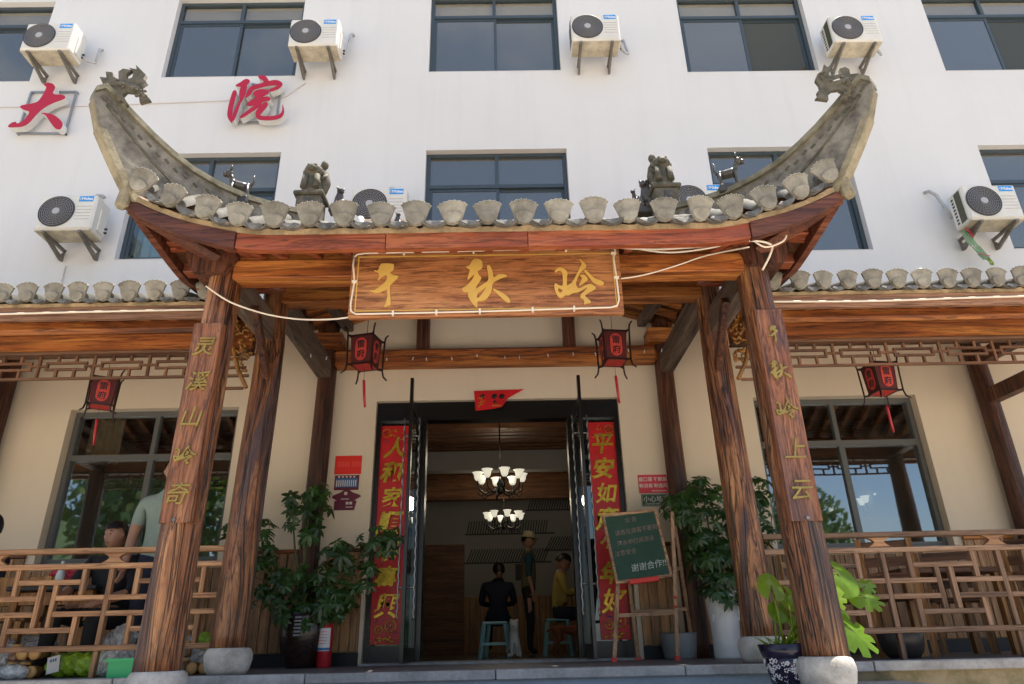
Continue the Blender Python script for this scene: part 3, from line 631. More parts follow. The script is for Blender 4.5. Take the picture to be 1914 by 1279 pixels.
def strip(path, h, th, inward, z_up=True):              # curved board following a path of (x, y, z)
    mb = MB(); A = []
    for p, hh in zip(path, h if isinstance(h, list) else [h]*len(path)):
        p = Vector(p); i = Vector(inward)*th; A.append([mb.bm.verts.new(q) for q in (p, p+Vector((0, 0, hh)), p+Vector((0, 0, hh))+i, p+i)])
    for P, Q in zip(A, A[1:]):
        for k in range(4): mb.bm.faces.new((P[k], Q[k], Q[(k+1) % 4], P[(k+1) % 4]))
    mb.bm.faces.new(A[0]); mb.bm.faces.new(A[-1][::-1]); return mb
for a, b in ((-1.52, -.62), (-.615, .24), (.245, 1.60)):
    strip([(a+(b-a)*i/8, EY, zE(a+(b-a)*i/8)) for i in range(9)], .108, .045, (0, 1, 0)).build('fascia_board', 'fascia', porch)
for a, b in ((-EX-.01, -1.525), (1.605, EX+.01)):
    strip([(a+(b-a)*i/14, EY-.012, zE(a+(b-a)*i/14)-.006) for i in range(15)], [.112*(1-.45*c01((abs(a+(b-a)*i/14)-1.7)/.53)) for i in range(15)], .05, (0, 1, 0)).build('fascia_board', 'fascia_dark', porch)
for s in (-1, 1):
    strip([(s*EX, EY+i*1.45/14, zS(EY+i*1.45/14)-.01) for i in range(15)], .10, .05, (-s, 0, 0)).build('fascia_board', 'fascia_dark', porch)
    # deep curved corner rafter below the hip and fanned rafters
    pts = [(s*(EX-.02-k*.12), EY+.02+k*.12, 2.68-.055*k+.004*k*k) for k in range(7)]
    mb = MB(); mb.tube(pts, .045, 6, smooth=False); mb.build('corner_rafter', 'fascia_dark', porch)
    for k in range(6):
        x = s*(1.55+k*.12); e = zE(x)-.0
        MB().bar((x, EY+.05, e+.075), (s*(1.50+k*.05), PF+.25, 2.70), .055, .06, bev=.006).build('rafter', 'fascia', porch)
    for k in range(5):
        y = EY+.25+k*.24; MB().bar((s*(EX-.05), y, zS(y)+.06), (s*1.65, y+.12, 2.80), .055, .06, bev=.006).build('rafter', 'fascia', porch)
for k in range(13):
    x = -1.38+k*.23; MB().bar((x, EY+.05, zE(x)+.075), (x, PF+.3, 2.74), .055, .06, bev=.005).build('rafter', 'fascia', porch)
path = [(-EX+i*2*EX/140, EY-.008+.010*noise.noise((i*.55, 0, 0)), zE(-EX+i*2*EX/140)+.106*(1-.35*c01((abs(-EX+i*2*EX/140)-1.7)/.53))) for i in range(141)]
strip(path, [.036+.018*noise.noise((i*.8, 3, 0)) for i in range(141)], .09, (0, 1, 0)).build('mortar_bed', 'mortar', porch)
# roof tiles: scalloped fan ends, crescent drip tiles, rows running up the slope
def fan_mesh():
    mb = MB(); n = 12; top = []
    R, cz = .180, -.060
    for i in range(n+1):
        a = radians(57+66*i/n); top.append((-(R+(.004 if i % 2 else 0))*cos(a)*1.0, R*sin(a)+cz+(.004 if i % 2 else 0)))
    bot = [(.062, .0), (.040, -.026), (.0, -.038), (-.040, -.026), (-.062, .0)]
    prof = top + bot
    mt = Matrix.Rotation(radians(101), 4, 'X')
    mb.prism([(x, y) for x, y in prof], .016, mt, bev=.003)
    lo = [(-.066, .028)]+[(-.066+.132*i/8, .028+.020*sin(pi*i/8)) for i in range(1, 8)]+[(.066, .028), (.056, .0), (.036, -.020), (0, -.031), (-.036, -.020), (-.056, .0)]
    mb.prism(lo, .016, mt @ Matrix.Translation((0, -.004, .016)), bev=.005)
    for i in range(n+1): mb.ball(mt @ Vector((top[i][0]*.97, top[i][1]-.004, .014)), .0085, sub=1)
    return mb
def drip_mesh():
    mb = MB(); n = 10
    for k in range(n):
        a0, a1 = pi+pi*k/n, pi+pi*(k+1)/n; f = lambda a, r, y: (r*cos(a), y, .034+r*.62*sin(a))
        for (r, y0, y1) in ((.078, -.01, .20),):
            mb.quad(f(a0, r, y0), f(a1, r, y0), f(a1, r, y1), f(a0, r, y1)); mb.quad(f(a0, r-.013, y0), f(a0, r-.013, y1), f(a1, r-.013, y1), f(a1, r-.013, y0))
            mb.quad(f(a0, r, y0), f(a0, r-.013, y0), f(a1, r-.013, y0), f(a1, r, y0))
    mb.prism([(-.055, -.004), (-.025, -.024), (0, -.040), (.025, -.024), (.055, -.004), (.03, .008), (0, .0), (-.03, .008)], .012, Matrix.Translation((0, -.012, .014)) @ Matrix.Rotation(radians(60), 4, 'X'), bev=.002)
    return mb
fan0 = fan_mesh().build('tile_end', 'tile'); drip0 = drip_mesh().build('drip_tile', 'drip'); FANM, DRIPM = fan0.data, drip0.data
bpy.data.objects.remove(fan0); bpy.data.objects.remove(drip0)
def place(name, me, parent, loc, rot=(0, 0, 0), sc=1.0):
    o = bpy.data.objects.new(name, me); COL.objects.link(o); adopt(o, parent); o.location = loc; o.rotation_euler = rot; o.scale = (sc,)*3 if not isinstance(sc, tuple) else sc
    return o
def half_pipe(mb, pts, r, seg=7):
    rings = []
    for i, p in enumerate(pts):
        rr = r*(1.0 if i % 2 == 0 else .93)
        rings.append([mb.bm.verts.new(Vector(p)+Vector((rr*cos(pi*k/seg), 0, rr*sin(pi*k/seg)))) for k in range(seg+1)])
    for A, B in zip(rings, rings[1:]):
        for k in range(seg): f = mb.bm.faces.new((A[k], A[k+1], B[k+1], B[k])); f.smooth = True
    mb.bm.faces.new(rings[0]); mb.bm.faces.new(rings[-1][::-1])
random.seed(21)
NF = 21; SP = .2155
for i in range(NF):
    x = -SP*(NF-1)/2+i*SP; e = zE(x)+.108; sl = (zE(x+.03)-zE(x-.03))/.06
    tilt = -atan2(sl, 1)*.9
    place('tile_end', FANM, porch, (x+random.uniform(-.006, .006), EY-.035+random.uniform(-.006, .006), e+.062+random.uniform(-.004, .004)), (random.uniform(-.10, .10), tilt+random.uniform(-.06, .06), random.uniform(-.14, .14)), (random.uniform(.84, .92), 1.0, random.uniform(.97, 1.07)))
    mb = MB(); half_pipe(mb, [roofpt(x, t/8)+Vector((0, .03, .062)) for t in range(9)], .062); mb.build('cover_tile_row', 'roof_tile', porch)
    if i < NF-1:
        xm = x+SP/2; e = zE(xm)+.108; sl = (zE(xm+.03)-zE(xm-.03))/.06
        place('drip_tile', DRIPM, porch, (xm, EY-.035, e+.026), (radians(18)+random.uniform(-.1, .1), -atan2(sl, 1), random.uniform(-.08, .08)))
        mb = MB(); g = [roofpt(xm, t/6)+Vector((0, .05, .03)) for t in range(7)]
        for A, B in zip(g, g[1:]):
            for (o0, z0), (o1, z1) in (((-.085, .03), (-.03, 0)), ((-.03, 0), (.03, 0)), ((.03, 0), (.085, .03))):
                mb.quad(A+Vector((o0, 0, z0)), A+Vector((o1, 0, z1)), B+Vector((o1, 0, z1)), B+Vector((o0, 0, z0)))
        mb.build('pan_tile_row', 'roof_tile', porch)
for s in (-1, 1):
    mb = MB()
    for k in range(7):
        y = EY+.25+k*.2; pts = [sidept(s, y, t/6)+Vector((0, 0, .062)) for t in range(7)]
        mb.tube(pts, .06, 8)
    mb.build('side_tile_rows', 'roof_tile', porch)
# main ridge and the two upswept hip ridges
MB().box(-1.34, 1.34, -2.27, -2.13, 3.02, 3.30, .02).build('main_ridge', 'ridge', porch)
TOPS = [(-.325, 3.375), (-.275, 3.43), (-.20, 3.385), (-.08, 3.305), (.05, 3.225), (.18, 3.16), (.32, 3.105), (.50, 3.075), (.72, 3.07), (1.0, 3.115), (1.18, 3.16)]
OUTS = [(-.315, 3.30), (-.275, 3.19), (-.25, 3.12), (-.16, 2.975), (-.09, 2.87), (-.03, 2.785), (.03, 2.70)]
def hip_xyz(s, q, off=0.0):                              # s: distance inward along the corner diagonal
    d = q[0]/sqrt(2); nx, ny = off/sqrt(2), off/sqrt(2)
    return Vector((s*(EX-d) + s*nx, EY+d+ny, q[1]))
for s in (-1, 1):
    def poly(P, t):                                         # point a fraction t along a polyline
        f = t*(len(P)-1); i = min(int(f), len(P)-2); u = f-i; return (P[i][0]*(1-u)+P[i+1][0]*u, P[i][1]*(1-u)+P[i+1][1]*u)
    top = [(a, b-.03) for a, b in TOPS]; low = OUTS+[(.12, 2.71), (.4, 2.76), (.8, 2.80), (1.18, 2.86)]; mb = MB(); V = []
    for k in range(31): q, r = poly(top, k/30), poly(low, k/30); V.append([[mb.bm.verts.new(hip_xyz(s, (q[0]*(1-j/4)+r[0]*j/4, q[1]*(1-j/4)+r[1]*j/4), o)) for j in range(5)] for o in (-.038, .038)])
    for A, B in zip(V, V[1:]):
        for j in range(4):
            for o in (0, 1): mb.bm.faces.new((A[o][j], B[o][j], B[o][j+1], A[o][j+1]))
        mb.bm.faces.new((A[0][0], A[1][0], B[1][0], B[0][0])); mb.bm.faces.new((A[0][4], B[0][4], B[1][4], A[1][4]))
    for A in (V[0], V[-1]):
        for j in range(4): mb.bm.faces.new((A[0][j], A[0][j+1], A[1][j+1], A[1][j]))
    hr = mb.build('hip_ridge', 'ridge', porch)
    mb = MB()
    for A, B in zip(TOPS, TOPS[1:]):
        q = [hip_xyz(s, A, -.062), hip_xyz(s, B, -.062), hip_xyz(s, B, .062), hip_xyz(s, A, .062)]
        mb._add([p+Vector((0, 0, dz)) for dz in (-.028, .012) for p in q], [(0, 3, 2, 1), (4, 5, 6, 7), (0, 1, 5, 4), (1, 2, 6, 5), (2, 3, 7, 6), (3, 0, 4, 7)])
    bmesh.ops.remove_doubles(mb.bm, verts=mb.bm.verts, dist=1e-4); mb.build('coping', 'coping', hr)
    mb = MB()                                            # raised moulding and stamped marks on the ridge sides
    LOWS = [(a+.03, b-.135-.02*i) for i, (a, b) in enumerate(TOPS[1:7])]
    for A, B in zip(LOWS, LOWS[1:]):
        for o in (-.041, .041): mb.bar(hip_xyz(s, A, o), hip_xyz(s, B, o), .012, .014)
    for k in range(16):
        t = k/15; i = min(int(t*7)+1, 8); A, B = TOPS[i], TOPS[i+1]; f = t*7-int(t*7); q = (A[0]+(B[0]-A[0])*f, A[1]+(B[1]-A[1])*f-.085-.012*(k % 2))
        for o in (-.040, .040):
            p = hip_xyz(s, q, o); mb.bar(p, p+Vector((-s*.018, .018, -.022)), .010, .016)
    mb.build('moulding', 'figure_stone', hr, kind='stuff')
    mb = MB()                                            # ochre end face with stepped blocks
    for i, (A, B) in enumerate(zip(OUTS, OUTS[1:])):
        w = .048 if i > 1 else .036
        q = [hip_xyz(s, (p[0]-.012, p[1]), o) for p in (A, B) for o in (-w, w)]; r = [hip_xyz(s, (p[0]+.04, p[1]), o) for p in (A, B) for o in (-w, w)]
        mb._add(q+r, [(0, 1, 3, 2), (4, 6, 7, 5), (0, 2, 6, 4), (1, 5, 7, 3), (0, 4, 5, 1), (2, 3, 7, 6)])
    for i in range(5):
        q = (OUTS[-2][0]-.02-.028*i, OUTS[-2][1]+.03+.045*i)
        for o in (-.03, .012): mb.bar(hip_xyz(s, q, o), hip_xyz(s, (q[0]-.012, q[1]+.02), o+.02), .014, .014)
    mb.build('ridge_end', 'ridge_edge', hr)
    p = hip_xyz(s, (.0, 2.70)); MB().bar(p+Vector((s*.02, -.02, -.05)), p+Vector((s*.01, -.01, .10)), .085, .07, bev=.02).build('ridge_foot', 'ridge_edge', hr)

# ================================================================== GALLERY ROOFS LEFT AND RIGHT
GY = -2.42
def gallery(s, label):
    g = thing('gallery_roof', label, 'roof', (s*4.5, -2, 0)); x0, x1 = (2.0, 6.6); X = lambda a, b: (min(s*a, s*b), max(s*a, s*b))
    a, b = X(x0-.02, x1)
    MB().box(a, b, GY, GY+.04, 2.385, 2.485, .004).build('fascia_board', 'fascia_grey', g)
    MB().bar((s*1.93, PI_, 2.565), (s*x1, PI_, 2.565), .13, .13, bev=.035).build('purlin', 'beam_x', g)
    MB().box(*X(1.92, x1), PI_-.045, PI_+.045, 2.35, 2.495, .006).build('plank_beam', 'beam_x', g)
    MB().box(*X(1.92, x1), PI_-.06, PI_+.05, 2.322, 2.347, .004).build('trim_board', 'lat_x', g)
    mb = MB(); mb.quad((a, GY+.02, 2.49), (b, GY+.02, 2.49), (b, -.01, 3.44), (a, -.01, 3.44)); mb.quad((a, GY+.02, 2.53), (a, -.01, 3.48), (b, -.01, 3.48), (b, GY+.02, 2.53)); mb.build('roof_deck', 'ceil', g)
    for k in range(20):
        x = s*(2.1+k*.225); MB().bar((x, GY+.045, 2.452), (x, -.02, 3.38), .06, .065, bev=.005).build('rafter', 'beam_y', g)
    strip([(s*(1.98+i*.042), GY-.004+.008*noise.noise((i*.6, s, 0)), 2.486) for i in range(111)], [.028+.014*noise.noise((i*.8, s*3, 0)) for i in range(111)], .08, (0, 1, 0)).build('mortar_bed', 'mortar', g)
    for i in range(23):
        x = s*(2.10+i*.186)
        place('tile_end', FANM, g, (x+random.uniform(-.006, .006), GY-.03, 2.548+random.uniform(-.004, .004)), (random.uniform(-.08, .08), random.uniform(-.05, .05), random.uniform(-.12, .12)), (random.uniform(.76, .83), 1.0, random.uniform(.92, 1.0)))
        mb = MB(); half_pipe(mb, [(x, GY+.0+t*.30, 2.548+t*.30*.40) for t in range(9)], .058); mb.build('cover_tile_row', 'roof_tile', g)
        xm = x+s*.093
        place('drip_tile', DRIPM, g, (xm, GY-.03, 2.512), (radians(18)+random.uniform(-.1, .1), 0, random.uniform(-.08, .08)), .85)
        mb = MB(); mb.quad((xm-.09, GY, 2.535), (xm+.09, GY, 2.535), (xm+.09, -.02, 3.49), (xm-.09, -.02, 3.49)); mb.build('pan_tile_row', 'roof_tile', g)
    # wall column, cross ties and outer pillar of the gallery
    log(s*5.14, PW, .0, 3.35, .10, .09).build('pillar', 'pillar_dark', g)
    p = log(s*5.30, PI_, .16, 2.50, .115, .10).build('pillar', 'pillar', g); drum(s*5.30, PI_, .002, .165, .155).build('stone_base', 'stone', p)
    MB().bar((s*5.16, PW-.05, 2.84), (s*5.28, PI_, 2.84), .12, .14, bev=.006).build('tie_beam', 'pillar_dark', g)
    MB().bar((s*5.16, PW-.05, 2.42), (s*5.28, PI_, 2.42), .12, .15, bev=.006).build('tie_beam', 'pillar_dark', g)
    # hanging lattice under the beam
    lt = thing('hanging_lattice', ('brown fretwork lattice hanging under the gallery beam %s of the porch' % ('left' if s < 0 else 'right')), 'lattice', (s*3.5, PI_, 2.2), 'fretwork lattices hung under the gallery beams')
    t = .019; y = PI_
    def bx(xa, xb, za, zb): c, d = X(xa, xb); MB().box(c, d, y-.011, y+.011, za, zb).build('lattice_bar', 'lat_x' if abs(xb-xa) > (zb-za) else 'lat_z', lt)
    bx(1.93, 5.2, 2.125, 2.125+t)
    P = .432; x = 2.30
    if True:
        while x < 5.1:
            r0, r1 = x+.055, x+P-.055; zl, zh = 2.203, 2.258
            bx(r0, r1, zl, zl+t*.9); bx(r0, r1, zh, zh+t*.9); bx(r0, r0+t*.9, zl+t*.9, zh); bx(r1-t*.9, r1, zl+t*.9, zh)
            bx(x-t/2, x+t/2, 2.125+t, 2.32); bx(x+t/2, r0, 2.232, 2.232+t*.8); bx(r1, x+P-t/2, 2.232, 2.232+t*.8)
            for q in (x+.145, x+.287): bx(q-t/2, q+t/2, zh+t*.9, 2.32); bx(q-t/2, q+t/2, 2.125+t, zl)
            x += P
    bx(1.96, 2.24, 2.195, 2.195+t); bx(1.96, 2.24, 2.268, 2.268+t); bx(2.22, 2.24, 2.195+t, 2.268); bx(2.24, 2.289, 2.232, 2.232+t*.8); bx(2.12, 2.141, 2.289, 2.32)
    bx(1.96, 2.26, 2.02, 2.02+t); bx(2.24, 2.26, 2.02+t, 2.125)
    # railing
    R = thing('railing', ('timber lattice railing along the %s gallery edge' % ('left' if s < 0 else 'right')), 'railing', (s*3.5, PI_, 0), 'timber railings along the gallery')
    ra = 'rail_' if s < 0 else 'weath_'
    y = PI_+.0; bt = .034
    def rb(xa, xb, za, zb, name='slat', d=.02):
        c, e = X(xa, xb); MB().box(c, e, y-d, y+d, za, zb, .003).build(name, (ra+('x' if abs(xb-xa) > (zb-za) else 'z') if za < .69 else ra+'x'), R)
    Z = [.800, .695, .592, .488, .384, .282, .165]
    rb(1.915, 5.2, Z[0], Z[0]+.036, 'rail', .035); rb(1.915, 5.2, Z[1], Z[1]+.036, 'rail', .024); rb(1.915, 5.2, Z[6], Z[6]+.036, 'rail', .024)
    P = .83; x = 1.86 if s < 0 else 1.92; x -= .0
    k = 0
    while x < 5.1:
        def c(u, v, z0, z1):
            u, v = max(x+u, 1.93), min(x+v, 5.2)
            if v-u > .01: rb(u, v, z0, z1)
        h = bt/2
        c(-h, h, Z[6]+.037, Z[1]); c(-h, h, .0, Z[6])                                   # long upright and its foot
        for u in (.185, P-.185): c(u-h, u+h, Z[3]+bt, Z[1]); c(u-h, u+h, Z[6]+.037, Z[4])
        c(.185+h, P-.185-h, Z[2], Z[2]+bt); c(.185+h, P-.185-h, Z[5], Z[5]+bt)
        for u in (.365, .465): c(u-h, u+h, Z[5]+bt, Z[2])
        for z in (Z[3], Z[4]): c(h, .365-h, z, z+bt); c(.465+h, P-h, z, z+bt)
        if x > 2.0:                                                                      # hourglass block between the top rails
            mb = MB(); pr = [(-.085, 0), (.085, 0), (.05, .018), (.034, .036), (.05, .052), (.085, .066), (-.085, .066), (-.05, .052), (-.034, .036), (-.05, .018)]
            mb.prism(pr, .036, Matrix(((1, 0, 0, s*x), (0, 0, -1, y+.018), (0, 1, 0, Z[1]+.0375), (0, 0, 0, 1)))); mb.build('waist_block', 'rail_x', R)
        x += P
    return g
gallery(-1, 'tiled gallery roof with timber beams left of the entrance porch')
gallery(1, 'tiled gallery roof with timber beams right of the entrance porch')
# ================================================================== ROOF ORNAMENTS
def px2(pts, ox, oy, sc, Y): return [at(ox+x/sc, oy+y/sc, Y) for x, y in pts]
FISH_L = [(90, 150), (65, 95), (110, 100), (105, 60), (150, 65), (155, 95), (190, 110), (190, 60), (220, 40), (275, 50), (240, 75), (250, 110), (280, 100), (290, 60), (260, 35), (310, 45), (305, 15), (340, 50), (370, 80), (355, 110), (375, 130), (340, 155), (360, 200), (400, 245), (330, 265), (325, 215), (290, 195), (240, 190), (215, 215), (250, 270), (235, 285), (200, 240), (170, 205), (130, 185)]
FISH_R = [(415, 175), (425, 140), (455, 120), (465, 78), (485, 95), (525, 92), (495, 125), (500, 150), (545, 145), (575, 140), (565, 105), (600, 95), (625, 110), (630, 140), (680, 135), (720, 180), (650, 240), (580, 305), (565, 300), (590, 255), (560, 235), (520, 240), (490, 265), (495, 300), (415, 290), (435, 275), (425, 250), (445, 235), (440, 205)]
def fish(loop, spine, ox, oy, sc, label):
    Y = -3.58; P = px2(loop, ox, oy, sc, Y); c = sum(P, Vector())/len(P)
    t = thing('dragon_fish', label, 'roof ornament', (c.x, Y, min(p.z for p in P)), 'dragon fish ornaments on the upswept roof tips')
    me = outline_mesh([[(p.x, p.z) for p in P]], .014); me.transform(Matrix.Translation((0, Y, 0)) @ WALLFACE); me.materials.append(M['figure_stone']); link('fins', me, t)
    B = [at(ox+x/sc, oy+y/sc, Y) for x, y in spine]; n = len(B)
    MB().tube(B, [.010+.018*sin(pi*min(1, (k+.8)/n)) for k in range(n)], 8).build('body', 'figure_stone', t)
    mb = MB()
    for k in range(22):
        f = random.uniform(0, n-1.01); i = int(f); p = B[i].lerp(B[i+1], f-i); mb.ball((p.x+random.uniform(-.02, .02), Y-.020+random.uniform(-.006, .006), p.z+random.uniform(-.03, .03)), (.012, .012, .007), sub=1, smooth=False)
    mb.build('scales', 'figure_stone', t, kind='stuff')
    return t
fish(FISH_L, [(200, 250), (165, 190), (150, 140), (200, 140), (255, 150), (310, 170), (345, 215), (375, 245)], 170, 120, 3.553, 'grey dragon fish with spread tail on the left roof tip')
fish(FISH_R, [(600, 290), (640, 215), (610, 175), (555, 190), (500, 205), (465, 180), (462, 130)], 1400, 100, 3.365, 'grey dragon fish facing inward on the right roof tip')
def beast_mesh(h, sit=False):
    k = h; mb = MB(); V = Vector
    def ln(pts, rr): mb.tube([V(p)*k for p in pts], [r*k for r in rr], 8)
    def bl(c, r): mb.ball(V(c)*k, tuple(v*k for v in r), sub=2)
    if sit:
        bl((-.04, 0, .20), (.20, .17, .20)); ln([(-.02, 0, .22), (.08, 0, .42), (.14, 0, .62), (.17, 0, .74)], [.17, .16, .12, .10]); hd = V((.20, 0, .78))
        for s in (-1, 1):
            ln([(.14, s*.10, .42), (.20, s*.10, .20), (.22, s*.10, .02)], [.07, .055, .06]); bl((.02, s*.15, .12), (.15, .07, .12)); bl((.27, s*.10, .03), (.07, .05, .035))
        ln([(-.20, 0, .10), (-.28, 0, .30), (-.24, 0, .52), (-.30, 0, .60)], [.05, .06, .05, .02])
    else:
        ln([(-.30, 0, .50), (-.10, 0, .50), (.12, 0, .51), (.26, 0, .54)], [.12, .13, .135, .13]); bl((-.30, 0, .50), (.13, .13, .14)); bl((.24, 0, .54), (.14, .14, .16))
        ln([(.24, 0, .58), (.32, 0, .74), (.36, 0, .82)], [.12, .10, .09]); hd = V((.40, 0, .86))
        for x in (.24, -.30):
            for s in (-1, 1): ln([(x, s*.09, .46), (x+(-.02 if x < 0 else .02), s*.10, .24), (x+.02, s*.10, .02)], [.075, .05, .05]); bl((x+.06, s*.10, .03), (.08, .05, .04))
        ln([(-.40, 0, .56), (-.50, 0, .72), (-.46, 0, .90), (-.50, 0, .98)], [.05, .05, .045, .015])
    bl(hd, (.14, .13, .13)); ln([hd+V((.08, 0, -.02)), hd+V((.24, 0, -.05))], [.085, .065])
    for s in (-1, 1): ln([hd+V((-.03, s*.08, .09)), hd+V((-.05, s*.11, .17)), hd+V((-.05, s*.12, .25))], [.05, .035, .008]); bl(hd+V((.10, s*.07, .05)), (.03, .03, .03))
    me = bpy.data.meshes.new('figure'); bmesh.ops.recalc_face_normals(mb.bm, faces=mb.bm.faces); mb.bm.to_mesh(me); mb.bm.free(); return me
def beast(name, label, cat, x, y, Y, h, ang, mat, sit=False, plinth=None, group=None):
    p = at(x, y, Y); t = thing(name, label, cat, p, group)
    me = beast_mesh(h, sit); me.transform(Matrix.Translation(p) @ Matrix.Rotation(ang, 4, 'Z') @ Matrix.Diagonal((.78, 1.25, 1, 1)) @ Matrix.Rotation(-ang, 4, 'Z') @ Matrix.Rotation(ang, 4, 'Z')); me.materials.append(M[mat]); link('body', me, t)
    mb = MB(); w = h*.36
    if plinth:
        z = p.z-plinth; mb.box(p.x-.085, p.x+.085, Y-.085, Y+.085, z, p.z-.05, .008); mb.box(p.x-.105, p.x+.105, Y-.105, Y+.105, p.z-.05, p.z-.015, .008); mb.build('pedestal', 'figure_stone', t)
        MB().box(p.x-.022, p.x+.022, Y-.09, Y-.084, z+.14, z+.26).build('niche', 'figure', t)
    else: MB().box(p.x-w, p.x+w, Y-.045, Y+.045, p.z-.05, p.z+.012, .008).build('base', mat, t)
    return t
GB = 'glazed beast figures along the roof ridges'
beast('ridge_beast', 'dark glazed dog figure standing on the left upswept ridge', 'roof figure', 443, 374, -2.93, .235, radians(200), 'figure', group=GB)
beast('ridge_beast', 'dark glazed dog figure standing on the right upswept ridge', 'roof figure', 1366, 352, -2.90, .245, radians(-20), 'figure', group=GB)
beast('ridge_beast', 'small dark sitting beast close beside the left stone lion', 'roof figure', 632, 390, -2.30, .19, radians(-60), 'figure', True, group=GB)
beast('ridge_beast', 'tiny dark beast peeping between the tile ends below the left air conditioner', 'roof figure', 742, 422, -2.20, .12, radians(-60), 'figure', True, group=GB)
beast('ridge_beast', 'tall dark sitting beast leaning against the right stone lion', 'roof figure', 1213, 392, -2.32, .28, radians(240), 'figure', True, group=GB)
beast('ridge_beast', 'small dark beast left of the tall sitting one by the right lion', 'roof figure', 1190, 384, -2.20, .13, radians(230), 'figure', group=GB)
def lion(label, x, y, rider, ang):
    p = at(x, y, -2.42); t = thing('stone_lion', label, 'stone lion', p, 'stone lions on pedestals at the ends of the roof ridge')
    z = p.z-.34; X, Y = p.x, p.y
    mb = MB(); mb.box(X-.095, X+.095, Y-.085, Y+.085, z, p.z-.05, .008); mb.box(X-.118, X+.118, Y-.105, Y+.105, p.z-.05, p.z-.012, .010); mb.build('pedestal', 'figure_stone', t)
    MB().box(X-.022, X+.022, Y-.09, Y-.084, z+.14, z+.26).build('niche', 'figure', t)
    mb = MB(); mb.lathe([(.094, -.012), (.092, .02), (.080, .07), (.072, .14), (.066, .18), (.060, .20)], X, Y, p.z, 10, sy=.85, jit=.03)
    mb.ball((X, Y-.02, p.z+.225), (.074, .066, .058)); mb.ball((X, Y-.075, p.z+.212), (.040, .030, .026))
    for s in (-1, 1): mb.tube([(X+s*.045, Y-.01, p.z+.26), (X+s*.058, Y, p.z+.30)], [.018, .006], 6); mb.tube([(X+s*.045, Y-.065, p.z+.15), (X+s*.050, Y-.085, p.z+.02)], [.024, .026], 7); mb.ball((X+s*.028, Y-.080, p.z+.242), (.011, .010, .011), sub=1)
    mb.build('body', 'figure_stone', t)
    mb = MB()
    for k in range(20): a = 2*pi*k/20; mb.ball((X+.072*cos(a), Y-.012+.015*sin(a*3), p.z+.222+.056*sin(a)), (.018, .018, .016), sub=1)
    mb.build('mane', 'figure_stone', t, kind='stuff')
    rx = X+rider; mb = MB(); mb.tube([(rx, Y+.02, p.z+.02), (rx+rider*.25, Y+.02, p.z+.12), (rx, Y+.02, p.z+.21), (rx, Y+.015, p.z+.25)], [.030, .042, .040, .018], 8); mb.ball((rx, Y+.01, p.z+.30), (.031, .031, .042)); mb.tube([(rx+rider*.35, Y, p.z+.19), (rx+rider*.1, Y-.05, p.z+.13)], [.016, .012], 6); mb.build('rider', 'figure_stone', t)
lion('weathered stone lion with rider on the left end of the roof ridge', 583, 366, .075, radians(250))
lion('moss topped stone lion with rider on the right end of the roof ridge', 1240, 352, -.06, radians(290))
MB().lathe([(.022, 0), (.024, .03), (.024, .10), (.02, .105)], *at(672, 432, -3.1), 10).build('white_cup', 'white')
tag(bpy.data.objects['white_cup'], 'small white plastic cup stuck between two tile ends', 'cup')

